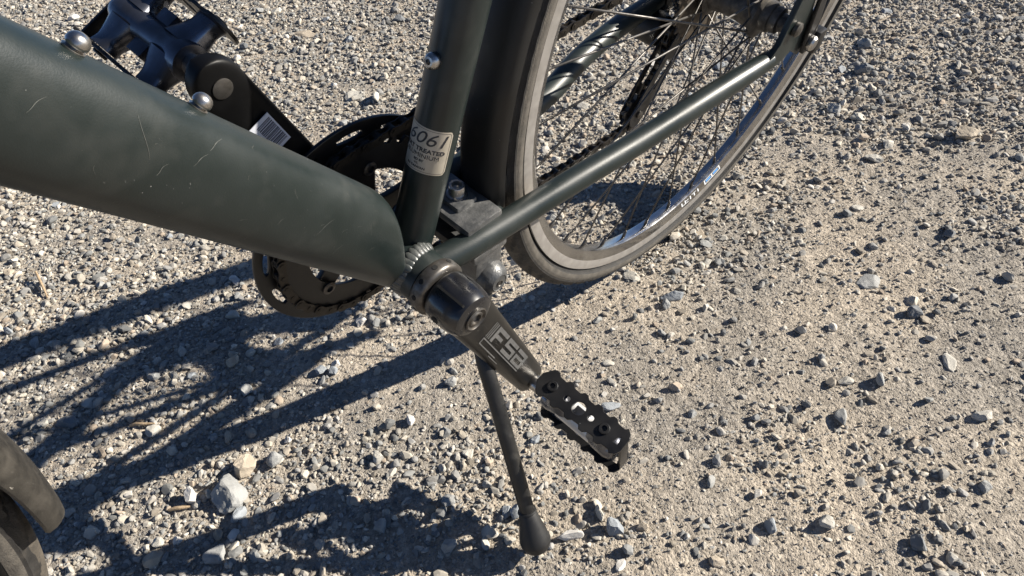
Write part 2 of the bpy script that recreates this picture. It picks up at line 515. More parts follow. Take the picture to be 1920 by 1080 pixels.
CAMX, CAMY, CAMZ = 0.226, 0.387, 0.635
def scatter(n, smin, smax, power, seed, shape_sub, nvar, flat=(0.45, 0.8), bury=(0.0, 0.55), dens=True, tilt=0.45):
    r = np.random.default_rng(seed)
    xs = []; ys = []
    tot = 0
    while tot < n:
        x = r.uniform(-1.70, 0.60, n); y = r.uniform(-2.35, 0.70, n)
        # the strip of ground the photograph shows in full, its surroundings more thinly
        px, py = x - CAMX, y - CAMY
        zc = -(px * cb[0] + py * cb[1] - CAMZ * cb[2])
        uu = (px * cr[0] + py * cr[1] - CAMZ * cr[2]) / zc; vv = (px * cu[0] + py * cu[1] - CAMZ * cu[2]) / zc
        inside = (zc > 0.05) & (np.abs(uu) < 0.76) & (np.abs(vv) < 0.45)
        dist = np.sqrt(px * px + py * py + CAMZ * CAMZ)
        keep = inside | (r.uniform(0, 1, n) < 0.12)
        keep &= dist < 2.9
        if dens:
            keep &= r.uniform(0, 1, n) < gravel_density(x, y)
        keep &= r.uniform(0, 1, n) < np.clip(1.1 / dist, 0.12, 1) ** (1.8 if smin < 0.003 else 0.8)
        xs.append(x[keep]); ys.append(y[keep]); tot += keep.sum()
    x = np.concatenate(xs)[:n]; y = np.concatenate(ys)[:n]
    u = r.uniform(0, 1, n)
    s = (smin ** (-power) + u * (smax ** (-power) - smin ** (-power))) ** (-1 / power) * 0.5
    s = s * np.clip(0.80 + 0.30 * np.sqrt((x - CAMX) ** 2 + (y - CAMY) ** 2), 0.9, 1.35)
    if shape_sub == 0:
        bV, bF = octa()
    else:
        bV, bF = icos(shape_sub)
    Vs = []; Fs = []; Cs = []
    off = 0
    var = r.integers(0, nvar, n)
    for k in range(nvar):
        sel = np.where(var == k)[0]
        if len(sel) == 0:
            continue
        sv = stone_shape(bV, seed * 100 + k, cuts=5 if shape_sub < 2 else 10, jit=0.22 if shape_sub == 0 else (0.15 if shape_sub == 1 else 0.05))
        m = len(sel)
        sc = np.stack([np.ones(m), r.uniform(0.55, 0.95, m), r.uniform(*flat, m)], 1) * s[sel][:, None]
        P = sv[None] * sc[:, None, :]
        P = np.einsum('nij,nvj->nvi', rotm(m, r, tilt), P)
        hz = s[sel] * sc[:, 2] / s[sel]
        z = ground_h(x[sel], y[sel]) + hz * r.uniform(bury[0], bury[1], m) 
        P += np.stack([x[sel], y[sel], z], 1)[:, None, :]
        c = PAL[r.choice(len(PAL), m, p=PALP)] * r.uniform(0.85, 1.38, (m, 1))
        Vs.append(P.reshape(-1, 3)); Cs.append(np.repeat(c, len(bV), 0))
        Fs.append((bF[None] + (np.arange(m) * len(bV))[:, None, None] + off).reshape(-1, 3))
        off += m * len(bV)
    return np.concatenate(Vs), np.concatenate(Fs), np.concatenate(Cs)

def merge(*parts):
    V = []; F = []; C = []; o = 0
    for v, f, c in parts:
        V.append(v); F.append(f + o); C.append(c); o += len(v)
    return np.concatenate(V), np.concatenate(F), np.concatenate(C)

def scatter_points(n, smin, smax, power, seed):
    r = np.random.default_rng(seed)
    xs = []; ys = []; tot = 0
    while tot < n:
        x = r.uniform(-1.70, 0.60, n); y = r.uniform(-2.35, 0.70, n)
        px, py = x - CAMX, y - CAMY
        zc = -(px * cb[0] + py * cb[1] - CAMZ * cb[2])
        uu = (px * cr[0] + py * cr[1] - CAMZ * cr[2]) / zc; vv = (px * cu[0] + py * cu[1] - CAMZ * cu[2]) / zc
        inside = (zc > 0.05) & (np.abs(uu) < 0.74) & (np.abs(vv) < 0.43)
        dist = np.sqrt(px * px + py * py + CAMZ * CAMZ)
        keep = (inside | (r.uniform(0, 1, n) < 0.15)) & (dist < 3.0)
        keep &= r.uniform(0, 1, n) < gravel_density(x, y)
        keep &= r.uniform(0, 1, n) < np.clip(1.15 / dist, 0.12, 1)
        xs.append(x[keep]); ys.append(y[keep]); tot += keep.sum()
    x = np.concatenate(xs)[:n]; y = np.concatenate(ys)[:n]
    u = r.uniform(0, 1, n)
    sz = (smin ** (-power) + u * (smax ** (-power) - smin ** (-power))) ** (-1 / power) * 0.5
    sz = sz * np.clip(0.80 + 0.30 * np.hypot(x - CAMX, y - CAMY), 0.9, 1.35)
    sc = np.stack([np.ones(n), r.uniform(0.55, 0.98, n), r.uniform(0.38, 0.82, n)], 1) * sz[:, None]
    z = ground_h(x, y) + sc[:, 2] * r.uniform(-0.3, 0.6, n)
    rot = np.stack([r.normal(0, 0.4, n), r.normal(0, 0.4, n), r.uniform(0, 6.283, n)], 1)
    tint = PAL[r.choice(len(PAL), n, p=PALP)] * r.uniform(0.70, 1.24, (n, 1)) * np.array([[1.03, 1.0, 0.95]])
    return np.stack([x, y, z], 1), sc, rot, tint

def gravel_stuff(name, npts, smin, smax, power, seed, mat, nvar=14):
    P, sc, rot, tint = scatter_points(npts, smin, smax, power, seed)
    me = bpy.data.meshes.new(name)
    me.vertices.add(npts); me.vertices.foreach_set("co", P.astype(np.float32).ravel())
    for nm, arr in (("size", sc), ("turn", rot)):
        at = me.attributes.new(nm, 'FLOAT_VECTOR', 'POINT'); at.data.foreach_set("vector", arr.astype(np.float32).ravel())
    at = me.attributes.new("tint", 'FLOAT_COLOR', 'POINT')
    at.data.foreach_set("color", np.concatenate([tint, np.ones((npts, 1))], 1).astype(np.float32).ravel())
    me.update()
    cl = bpy.data.collections.new('pebble_shapes')
    V0, F0 = icos(2)
    for k in range(nvar):
        v = stone_shape(V0, seed * 100 + k, cuts=10, jit=0.05)
        cl.objects.link(bpy.data.objects.new('pebble_shape', big_mesh('pebble_shape', v, F0, mat, False)))
    nt = bpy.data.node_groups.new('pebbles', 'GeometryNodeTree')
    nt.interface.new_socket('Geometry', in_out='INPUT', socket_type='NodeSocketGeometry')
    nt.interface.new_socket('Geometry', in_out='OUTPUT', socket_type='NodeSocketGeometry')
    N, L = nt.nodes, nt.links
    gi_, go_ = N.new('NodeGroupInput'), N.new('NodeGroupOutput')
    ci = N.new('GeometryNodeCollectionInfo'); ci.inputs['Collection'].default_value = cl
    ci.inputs['Separate Children'].default_value = True; ci.inputs['Reset Children'].default_value = True
    ip = N.new('GeometryNodeInstanceOnPoints'); ip.inputs['Pick Instance'].default_value = True
    rs = N.new('GeometryNodeInputNamedAttribute'); rs.data_type = 'FLOAT_VECTOR'; rs.inputs['Name'].default_value = 'size'
    rt_ = N.new('GeometryNodeInputNamedAttribute'); rt_.data_type = 'FLOAT_VECTOR'; rt_.inputs['Name'].default_value = 'turn'
    e2r = N.new('FunctionNodeEulerToRotation')
    rv = N.new('FunctionNodeRandomValue'); rv.data_type = 'INT'
    ints = [q for q in rv.inputs if q.type == 'INT' and q.name in ('Min', 'Max')]
    ints[0].default_value = 0; ints[1].default_value = nvar - 1
    L.new(gi_.outputs[0], ip.inputs['Points']); L.new(ci.outputs[0], ip.inputs['Instance'])
    L.new([q for q in rv.outputs if q.type == 'INT'][0], ip.inputs['Instance Index'])
    L.new(rt_.outputs[0], e2r.inputs[0]); L.new(e2r.outputs[0], ip.inputs['Rotation']); L.new(rs.outputs[0], ip.inputs['Scale'])
    L.new(ip.outputs[0], go_.inputs[0])
    ob = bpy.data.objects.new(name, me)
    link(ob)
    md = ob.modifiers.new('pebbles', 'NODES'); md.node_group = nt
    return ob
M['pebble'] = pmat('crushed_pebble', (1.0, 0.98, 0.95), (0.82, 0.82, 0.82), 1.6, 0.8, 0.92, spec=0.3, attr='tint')
for nd in M['pebble'].node_tree.nodes:
    if nd.type == 'ATTRIBUTE':
        nd.attribute_type = 'INSTANCER'
o = gravel_stuff('gravel', 104000, 0.0036, 0.0175, 2.3, 21, M['pebble'])
o['kind'] = 'stuff'; o['label'] = 'loose crushed grey and tan gravel strewn over the sandy ground'; o['category'] = 'gravel'
gt = scatter(110000, 0.0016, 0.0036, 1.6, 23, 0, 16, bury=(0.0, 0.6), dens=False)
o = bpy.data.objects.new('grit', big_mesh('grit', gt[0], gt[1], M['stone'], False, gt[2]))
link(o); o['kind'] = 'stuff'; o['label'] = 'fine pale grit and tiny chips between the larger gravel'; o['category'] = 'grit'

# ------------------------------------------------------------------ single stones
stone_meshes = []
bV3, bF3 = icos(4)
tone = {'pale': (0.50, 0.48, 0.43), 'grey': (0.33, 0.335, 0.33), 'dark': (0.19, 0.20, 0.21), 'beige': (0.45, 0.39, 0.31), 'white': (0.60, 0.58, 0.55), 'bluish': (0.30, 0.325, 0.35)}
def stone_mesh(kind, seed, tn, sub=3):
    V, F = icos(sub)
    v = stone_shape(V, 900 + seed, cuts=13 if kind != 'round' else 22, jit=0.0)
    r = np.random.default_rng(seed)
    ph = r.uniform(0, 6, 3)
    nn = 0.03 * (np.sin(v[:, 0] * 7 + ph[0]) * np.sin(v[:, 1] * 8 + ph[1]) + np.sin(v[:, 2] * 11 + ph[2]) * np.sin(v[:, 0] * 13))
    v = v * (1 + nn[:, None]) + r.normal(0, 0.008, v.shape)
    c = np.tile(np.array(tone[tn]), (len(v), 1)) * (1 + 0.12 * np.sin(v[:, :1] * 5 + ph[0]))
    return big_mesh('stone', v, F, M['stone'], False, c)

def place_stone(me, x, y, sx, sy, sz, rz, label, cat='stone', group=None, lift=0.35, tilt=(0, 0)):
    o = bpy.data.objects.new('stone', me)
    link(o)
    o.scale = (sx / 2, sy / 2, sz / 2)
    o.rotation_euler = (tilt[0], tilt[1], rz)
    o.location = (x, y, float(ground_h(x, y)) + sz / 2 * lift)
    o['label'] = label; o['category'] = cat
    if group:
        o['group'] = group
    return o

IMG = R_(133)      # ground direction that runs across the picture
NAMED = [
 # x, y, width, height(mm), tone, thickness factor, label
 (0.173,-0.166,37,34,'grey',.8,'largest grey speckled angular stone, in sun between the front mudguard and the kickstand'),
 (0.144,-0.182,24,26,'beige',.8,'pale beige angular stone just behind the largest grey stone'),
 (0.2,-0.193,12,17,'white',1.2,'small upright white stone left of the largest grey stone'),
 (0.117,-0.164,20,17,'grey',.9,'chunky grey stone right of the pale beige stone near the wheel shadow'),
 (0.178,-0.138,12,17,'bluish',.9,'small bluish grey block right below the largest grey stone'),
 (0.216,-0.116,23,18,'grey',.7,'wide grey stone in the crank shadow at the bottom edge'),
 (0.26,-0.161,18,15,'beige',.8,'tan grey stone half in shadow by the front tyre'),
 (0.248,-0.174,15,10,'pale',.7,'pale flattish stone just behind the tan stone by the front tyre'),
 (0.234,-0.162,11,8,'white',.9,'small white wedge of stone ahead of the front mudguard tip'),
 (0.249,-0.407,31,18,'dark',.5,'flat dark stone lying in the wheel shadow left under the down tube'),
 (0.187,-0.313,18,14,'pale',.8,'pale round stone at the end of a pale twig-shaped pebble row'),
 (0.186,-0.267,11,13,'pale',1.1,'small upright pale stone on the edge of the long wheel shadow'),
 (0.195,-0.124,13,12,'white',.8,'rounded white stone at the edge of the crank shadow'),
 (0.063,0.051,18,16,'grey',.9,'grey angular stone in the shadow left of the kickstand foot'),
 (0.092,-0.016,15,13,'grey',.9,'faceted grey stone inside the pedal shadow'),
 (0.028,0.015,15,14,'grey',.6,'flat grey stone at the upper edge of the pedal shadow'),
 (0.002,0.067,10,15,'bluish',1.0,'left one of two square bluish stones touching behind the kickstand leg'),
 (-0.005,0.074,12,14,'bluish',1.0,'right one of two square bluish stones touching behind the kickstand leg'),
 (0.026,0.069,19,12,'pale',.7,'pale wedge stone left beside the kickstand leg'),
 (-0.017,0.131,26,7,'white',.9,'long thin white stone right beside the kickstand foot'),
 (-0.051,0.158,15,18,'bluish',1.1,'rounded blue grey stone right of the long white stone'),
 (-0.068,0.178,15,8,'beige',.9,'low beige stone casting a shadow right of the blue grey stone'),
 (-0.054,0.139,7,17,'pale',1.2,'slim upright pale stone behind the rounded blue grey stone'),
 (0.037,0.074,8,12,'pale',1.0,'small pale block beneath the pale wedge by the kickstand'),
 (-0.444,-0.766,38,36,'pale',.25,'flat pale four-sided stone between the right crank and the seat tube'),
 (-0.571,-1.115,66,31,'beige',.22,'broad flat beige stone sunk in gravel right of the far pedal'),
 (-0.459,-0.716,13,42,'pale',.7,'slender pale stone beside the flat four-sided stone'),
 (-1.001,-0.044,33,19,'dark',.8,'smooth dark oval stone right of the rear tyre'),
 (-1.094,-0.086,20,16,'grey',1.0,'round grey stone with a long shadow beyond the dark oval stone'),
 (-0.884,0.161,34,23,'beige',.9,'biggest beige faceted stone near the upper right corner'),
 (-0.86,-0.03,29,19,'grey',.8,'chunky grey stone between the tyre and the dark oval stone'),
 (-0.854,0.013,25,13,'pale',.7,'flat pale stone right of the chunky grey stone by the tyre'),
 (-0.761,0.082,26,16,'pale',.7,'rounded pale stone in the gravel right of the rear wheel'),
 (-0.468,-0.024,27,22,'beige',.15,'flat pale stone sunk in sand right beside the rim decal'),
 (-0.347,-0.044,25,17,'pale',.15,'flat pale stone sunk in sand just right of the tyre bottom'),
 (-0.345,0.021,30,11,'bluish',.6,'long thin bluish stone lying on the sand below the rear wheel'),
 (-0.327,0.021,11,12,'grey',.9,'small dark grey stone touching the long thin bluish stone'),
 (-0.507,0.189,29,20,'grey',.3,'broad grey stone half sunk in the sandy patch'),
 (-0.484,0.252,17,14,'dark',1.0,'dark cracked stone standing on the sandy patch at right'),
 (-0.432,0.311,16,24,'pale',.2,'flat pale splinter of stone at the right of the sandy patch'),
 (-0.344,0.239,20,10,'pale',.2,'flat pale stone sunk in sand far right of the near pedal'),
 (-0.364,0.266,10,14,'grey',1.2,'upright grey stone with a long shadow right of the sunk pale stone'),
 (-0.38,0.36,19,13,'pale',.6,'pale wedge stone near the right edge'),
 (-0.297,0.257,13,17,'grey',.8,'rounded grey stone with pale veins on the sand'),
 (-0.208,0.138,9,9,'grey',1.0,'small cube-like grey stone standing right of the near pedal'),
 (-0.176,0.299,15,12,'pale',1.0,'pale rounded stone with a dark shadow near the bottom right'),
 (-0.144,0.264,11,13,'bluish',1.0,'smooth upright bluish stone near the bottom right'),
 (-0.208,0.368,17,13,'dark',.9,'dark rounded stone at the bottom right corner'),
 (-0.211,0.024,14,10,'pale',.3,'pale flat stone sunk in sand above the near pedal'),
 (0.011,-0.232,13,12,'bluish',.9,'light bluish stone left one of a pair beneath the chainring'),
 (0.001,-0.218,10,12,'bluish',.9,'light bluish stone right one of a pair beneath the chainring'),
 (-0.009,-0.226,13,9,'white',.8,'white stone just behind the bluish pair beneath the chainring'),
 (0.071,-0.331,15,17,'beige',.9,'beige knobbly stone at the edge of the chainring shadow'),
 (0.048,-0.326,15,11,'pale',.8,'pale stone right of the beige knobbly stone'),
 (0.086,-0.279,15,15,'grey',.9,'grey stone in shade below the beige knobbly stone'),
 (-0.077,-0.097,12,14,'grey',1.0,'grey stone alone beneath the near crank arm'),
 (-0.011,-0.09,8,14,'white',1.1,'upright white stone left of the kickstand leg'),
 (0.092,-0.18,9,9,'white',.9,'tiny round white stone beside the wheel shadow'),
 (-0.163,0.066,20,12,'bluish',.6,'bluish stone lying just above the near pedal'),
 (-0.023,-0.01,14,13,'pale',.6,'pale stone between the kickstand leg and the pedal shadow'),
]
for i, (x, y, w, h, tn, tk, lb) in enumerate(NAMED):
    me = stone_mesh('cut', i, tn, 3 if w < 22 else 4)
    th = 0.5 * (w + h) * tk / 1000
    flat = tk < 0.4
    r = random.Random(i)
    # the picture foreshortens depth on the ground a little
    place_stone(me, x, y, w / 1000 * 1.12, h / 1000 * (1.25 if not flat else 1.35) * 1.05, max(th, 0.005) * 1.15, IMG + r.uniform(-.35, .35), lb,
                lift=0.42 if not flat else 0.15, tilt=(0.0 if flat else r.uniform(-.25, .25), 0.0 if flat else r.uniform(-.25, .25)))

# a couple of hundred further loose stones that can be picked out one by one
variants = {}
for tn in tone:
    variants[tn] = [stone_mesh('cut', 300 + k + 10 * len(variants), tn, 3) for k in range(5)]
ra = np.random.default_rng(99)
placed = [(s[0], s[1]) for s in NAMED]
cnt = 0
KEEP = [(-.13, .13, .07), (0.009, .20, .03)]
def zone(x, y):
    if y < -0.60 - 0.3 * x:
        return 'far beyond the chainring'
    if x < -0.66:
        return 'near the upper right corner'
    if x < -0.24 and y > 0.08:
        return 'on the sandy patch at right'
    if x > 0.06 and y < -0.26:
        return 'below the down tube'
    if x > 0.05:
        return 'near the front wheel'
    if y > 0.03:
        return 'around the kickstand foot'
    if y > -0.34:
        return 'under the rear wheel and cranks'
    return 'seen behind the rear wheel'
kin = {}
while cnt < 238:
    x = ra.uniform(-1.40, 0.37); y = ra.uniform(-2.0, 0.46)
    p = Vector((x, y, 0)) - cam.location
    cx, cy, cz = p.dot(Vector(cr)), p.dot(Vector(cu)), -p.dot(Vector(cb))
    if cz < 0.1 or abs(cx / cz) > 0.70 or abs(cy / cz) > 0.40:
        continue
    if ra.uniform() > float(gravel_density(np.array([x]), np.array([y]))[0]):
        continue
    if min((x - a) ** 2 + (y - b) ** 2 for a, b in placed) < 0.026 ** 2:
        continue
    dist = p.length
    if ra.uniform() > min(1.0, 1.1 / dist):
        continue
    s = (0.0105 + 0.010 * ra.uniform() ** 2.2) * (0.80 + 0.40 * dist)
    tn = ra.choice(['pale', 'grey', 'dark', 'beige', 'white', 'bluish'], p=[.24, .28, .12, .14, .08, .14])
    me = variants[tn][ra.integers(0, 5)]
    nm = {'pale': 'pale', 'grey': 'mid grey', 'dark': 'dark', 'beige': 'beige', 'white': 'whitish', 'bluish': 'bluish grey'}[tn]
    z_ = zone(x, y)
    ay, az_ = ra.uniform(.5, .98), ra.uniform(.28, .8)
    sh = 'flat' if az_ < 0.45 else ('long' if ay < 0.68 else 'blocky')
    sz = 'large' if s > 0.0235 else ('mid-sized' if s > 0.0165 else 'small')
    so = place_stone(me, x, y, s, s * ay, s * az_, ra.uniform(0, 6.28),
                f'{sz} {sh} {nm} loose stone {z_}', group=f'{sz} {sh} {nm} loose stones {z_}', lift=ra.uniform(.2, .6), tilt=(ra.normal(0, .2), ra.normal(0, .2)))
    kin.setdefault(so['group'], []).append((cx / cz, so))
    placed.append((x, y)); cnt += 1

ORD = ['first', 'second', 'third', 'fourth', 'fifth', 'sixth', 'seventh', 'eighth', 'ninth', 'tenth']
for members in kin.values():                      # alike stones of one place, told apart by their order
    if len(members) > 1:
        members.sort(key=lambda q: q[0])
        for q, (_, so) in enumerate(members):
            so['label'] = so['label'] + (', leftmost' if q == 0 else (', rightmost' if q == len(members) - 1 else f', {ORD[min(q, 9)]} from left'))

# dry twigs on the gravel
M['twig'] = pmat('dry_twig', (0.40, 0.30, 0.19), (0.28, 0.20, 0.12), 200, 0.8, bump=0.3, bscale=600)
TWIGS = [([(0.168, -0.730, 0.010), (0.171, -0.712, 0.008), (0.174, -0.692, 0.003), (0.178, -0.672, 0.0)], 'short pale dry twig standing on gravel left under the down tube'),
         ([(0.202, -0.343, 0.0), (0.196, -0.336, 0.002), (0.189, -0.328, 0.003), (0.181, -0.320, 0.001)], 'short tan dry twig beside a pale round stone in striped shade'),
         ([(0.224, -0.199, 0.0), (0.218, -0.194, 0.002), (0.213, -0.190, 0.002), (0.207, -0.186, 0.0)], 'thin tan dry twig lying left of the largest grey stone')]
for pts_, lb in TWIGS:
    tg = G().tube([(x, y, float(ground_h(x, y)) + 0.0035 + dz) for x, y, dz in pts_], [0.0016, 0.0021, 0.0019, 0.0010], 8)
    tw = tg.build('twig', M['twig'])
    tw['label'] = lb; tw['category'] = 'twig'; tw['group'] = 'dry twigs on the gravel'

# ------------------------------------------------------------------ the bicycle (its own frame: x forward, y left, z up, origin at the crank axis)
LEAN = R_(13.0)
nvec = V3(0, -math.sin(LEAN), math.cos(LEAN))
OFF = nvec * 0.28793
bike = bpy.data.objects.new('bicycle', None)
link(bike)
bike.rotation_euler = (-LEAN, 0, 0)
bike['label'] = 'dark green grey bicycle with black cranks leaning on its kickstand on gravel'
bike['category'] = 'bicycle'

def part(gobj, name, mat, **k):
    return gobj.build(name, mat, bike, loc=tuple(OFF), **k)
def sub(gobj, name, mat, parent, **k):
    return gobj.build(name, mat, parent, **k)
def part_empty(name):
    e = bpy.data.objects.new(name, None)
    e.empty_display_size = 0.02
    return link(e, bike, tuple(OFF))

HUB = V3(-0.4384, 0, 0.0464)
FHUB = V3(0.622, 0, 0.0464)
DTA = R_(50.6)
D = V3(math.cos(DTA), 0, math.sin(DTA)); Nn = V3(-math.sin(DTA), 0, math.cos(DTA)); YY = V3(0, 1, 0)

# --- down tube
def dt_ring(s, sc, shear, sy=1.0, drop=0.0, n=40):
    r = []
    for a in np.linspace(0, 2 * math.pi, n, endpoint=False):
        ca, sa = math.cos(a), math.sin(a)
        e = 0.86
        nn = 0.0312 * math.copysign(abs(sa) ** e, sa) * sc
        yy = 0.0235 * math.copysign(abs(ca) ** e, ca) * sc * sy
        r.append(D * (s + shear * (nn + 0.0073)) + Nn * (nn + 0.0073 + drop) + YY * yy)
    return r
gd = G()
rg = []
for s, sc in ((0.0270, 0.35), (0.0258, 0.70), (0.0258, 0.88), (0.0272, 0.955), (0.0300, 0.988), (0.0345, 1.0), (0.05, 1.0)):
    rg.append(dt_ring(s - 0.006, sc, 1.15))
for s, sh in ((0.07, 0.9), (0.10, 0.55), (0.14, 0.2), (0.18, 0.0)):
    rg.append(dt_ring(s, 1.0, sh))
for s in np.linspace(0.22, 0.60, 12):
    rg.append(dt_ring(s, 1.0, 0.0, drop=-0.35 * max(0, s - 0.36) ** 1.6))
gd.rings(rg)
dt = part(gd, 'down_tube', M['paint'], auto=60)
# scuffs scratched into the paint of the near side
def dt_pt(s_, a):
    ca, sa = math.cos(a), math.sin(a); e = 0.86
    return D * s_ + Nn * (0.0073 + 0.0312 * math.copysign(abs(sa) ** e, sa)) + YY * (0.0235 * math.copysign(abs(ca) ** e, ca))
gs = G()
rs_ = random.Random(12)
SCR = [(0.262, 40, 0.250, 8, .00035), (0.215, 52, 0.222, 34, .0004), (0.222, 30, 0.228, 15, .0003), (0.240, 10, 0.243, 0, .0004), (0.160, 30, 0.156, 20, .0003), (0.12, 15, 0.128, -5, .0003),
       (0.10, -5, 0.104, -20, .0003), (0.18, -10, 0.186, -14, .00035), (0.085, 25, 0.081, 12, .0003), (0.30, 25, 0.305, 10, .0003)]
for k in range(26):
    s0 = rs_.uniform(0.07, 0.33); a0 = rs_.uniform(-40, 60)
    SCR.append((s0, a0, s0 + rs_.uniform(-.004, .004), a0 + rs_.uniform(-7, 7), .00022))
for s0, a0, s1, a1, w in SCR:
    V = []; n_ = 10
    for q in range(n_ + 1):
        f = q / n_
        ss, aa = s0 + (s1 - s0) * f + 0.0006 * math.sin(f * 5), R_(a0 + (a1 - a0) * f)
        ww = w * (0.35 + 0.65 * math.sin(math.pi * f))
        p = dt_pt(ss, aa); p2 = dt_pt(ss + ww, aa + ww * 8)
        out_ = norm(p - D * ss - Nn * 0.0073) * 0.00012
        V += [p + out_, p2 + out_]
    gs.add(V, [(2 * q, 2 * q + 1, 2 * q + 3, 2 * q + 2) for q in range(n_)])
M['scuff'] = pmat('bare_scuff', (0.115, 0.118, 0.108), (0.06, 0.064, 0.058), 400, 0.5)
sub(gs, 'paint_scratch', M['scuff'], dt, smooth=False)
# --- bottle bolts on the down tube
def dome_bolt(parent, p, ax, r=0.0068, mat='steel'):
    gg = G().lathe([(r * 0.72, -0.001), (r * 0.95, 0.0), (r * 0.98, 0.0012), (r * 0.72, 0.0016), (r * 0.78, 0.0022), (r, 0.0031), (r * 1.0, 0.0044), (r * 0.93, 0.0058), (r * 0.75, 0.0071), (r * 0.45, 0.0080), (r * 0.12, 0.0083)], p, ax, 28)
    return sub(gg, 'bottle_bolt', M[mat], parent, auto=50)
for b in (0.2230, 0.2870):
    dome_bolt(dt, D * b + Nn * (0.0383), Nn + YY * 0.15, 0.0049)

# --- seat tube
STA = R_(72.3)
S = V3(-math.cos(STA), 0, math.sin(STA)); ST0 = V3(-0.0077, 0, 0)
SF = V3(math.sin(STA), 0, math.cos(STA))       # forward normal of the seat tube
st = part(G().tube([ST0 + S * s for s in (0.014, 0.1, 0.2, 0.3, 0.4, 0.50)], 0.0160, 40), 'seat_tube', M['paint'])
sub(G().lathe([(0.0030, -0.001), (0.0052, 0), (0.0056, 0.002), (0.0050, 0.0045), (0.0033, 0.0062), (0.0019, 0.0063), (0.0017, 0.003)], ST0 + S * 0.1570 + SF * 0.0158, SF + V3(0, 0.12, 0), 24), 'bottle_bolt', M['steel'], st)
# sticker
R0 = 0.01625
def st_warp(ac, r, sc):
    def f(x, y, z):
        a = ac + x / R0
        return ST0 + S * (sc + y) + (SF * math.cos(a) + YY * math.sin(a)) * (r + z)
    return f
SA, SW, SH, SC = R_(13), 0.0430, 0.0335, 0.0955
def rounded(w, h, r, n=6):
    p = []
    for cx, cy, a0 in ((w / 2 - r, h / 2 - r, 0), (-w / 2 + r, h / 2 - r, 90), (-w / 2 + r, -h / 2 + r, 180), (w / 2 - r, -h / 2 + r, 270)):
        for i in range(n + 1):
            a = R_(a0 + 90 * i / n)
            p.append((cx + r * math.cos(a), cy + r * math.sin(a)))
    return p
def wrap_patch(w, h, r, warp, nu=28):
    """rounded rectangle bent round the tube"""
    g_ = G(); V = []; F = []
    for i in range(nu + 1):
        x = -w / 2 + w * i / nu
        dx = abs(x) - (w / 2 - r)
        hh = h / 2 - (r - math.sqrt(max(r * r - dx * dx, 0)) if dx > 0 else 0)
        for j in range(3):
            V.append(warp(x, -hh + hh * j, 0))
    for i in range(nu):
        for j in range(2):
            F.append((i * 3 + j, (i + 1) * 3 + j, (i + 1) * 3 + j + 1, i * 3 + j + 1))
    return g_.add(V, F)
sticker = sub(wrap_patch(SW, SH, 0.0028, st_warp(SA, 0.01612, SC)), 'frame_sticker', M['sticker'], st)
gi = G()
# thin border line just inside the edge
rr = rounded(SW - 0.0022, SH - 0.0022, 0.0022, 6); rr2 = rounded(SW - 0.0027, SH - 0.0027, 0.0020, 6)
wz = st_warp(SA, 0.01622, SC)
def dens_loop(a, b):
    A, B = [], []
    for i in range(len(a)):
        j = (i + 1) % len(a)
        m = max(1, int(math.hypot(a[j][0] - a[i][0], a[j][1] - a[i][1]) / 0.0015))
        for k in range(m):
            t = k / m
            A.append((a[i][0] * (1 - t) + a[j][0] * t, a[i][1] * (1 - t) + a[j][1] * t))
            B.append((b[i][0] * (1 - t) + b[j][0] * t, b[i][1] * (1 - t) + b[j][1] * t))
    return A, B
A_, B_ = dens_loop(rr, rr2)
nA = len(A_)
gi.add([wz(x, y, 0) for x, y in A_] + [wz(x, y, 0) for x, y in B_], [(i, (i + 1) % nA, nA + (i + 1) % nA, nA + i) for i in range(nA)])
def tx(txt, size, x, y, **k):
    w0 = st_warp(SA, 0.01630, SC)
    gi.text(txt, size, None, None, None, None, warp=lambda a, b, c: w0(a * 1.30 + x * 1.1, b * 1.08 + y * 1.17, c), **k)
tx('6061', 0.0125, 0.0015, 0.0075, shear=0.32)
tx('HEAT TREATED', 0.0039, 0.0000, 0.0003, bold=0.00010)
tx('ALUMINIUM', 0.0040, 0.0005, -0.0034)
tx('ED BY', 0.0022, 0.0002, -0.0066, bold=0.00005)
tx('VIL', 0.0022, -0.0010, -0.0089)
tx('IN TAIWAN', 0.0022, -0.0012, -0.0113, bold=0.00005)
sub(gi, 'sticker_print', M['ink'], sticker, smooth=False)

# --- bottom bracket shell, welds, bearing cup
bb = part(G().lathe([(0.0190, -0.0345), (0.0208, -0.0335), (0.0208, 0.0335), (0.0190, 0.0345)], (0, 0, 0), (0, 1, 0), 48), 'bottom_bracket_shell', M['paint'])
weld_px = [(-0.0139, 0.0165, 0.0164), (-0.0085, 0.0185, 0.0199), (-0.0031, 0.0190, 0.0213), (0.0020, 0.0194, 0.0214), (0.0070, 0.0206, 0.0203),
           (0.0129, 0.0220, 0.0172), (0.0182, 0.0215, 0.0114), (0.0208, 0.0200, 0.0036), (0.0205, 0.0190, -0.0050), (0.0165, 0.018, -0.0130)]
def resample(pts, step):
    pts = [np.asarray(p, float) for p in pts]
    out = [pts[0]]; acc = 0.0
    for a, b in zip(pts[:-1], pts[1:]):
        L = np.linalg.norm(b - a); t = step - acc
        while t <= L:
            out.append(a + (b - a) * t / L); t += step
        acc = (acc + L) % step if L >= step - acc else acc + L
    return out
wg = G()
bV1, bF1 = icos(2)
def beads(path, step=0.0042, r=(0.0060, 0.0028, 0.0016), nrm=None):
    ps = resample(path, step)
    for i, p in enumerate(ps):
        t = norm(ps[min(i + 1, len(ps) - 1)] - ps[max(i - 1, 0)])
        n_ = norm(nrm(p))
        b_ = np.cross(t, n_)
        wg.add([p + b_ * v[0] * r[0] + t * v[1] * r[1] * 1.25 + n_ * v[2] * r[2] for v in bV1], bF1)
beads(weld_px, nrm=lambda p: V3(p[0], 0.008, p[2]))
part(wg, 'weld_bead', M['weld'])
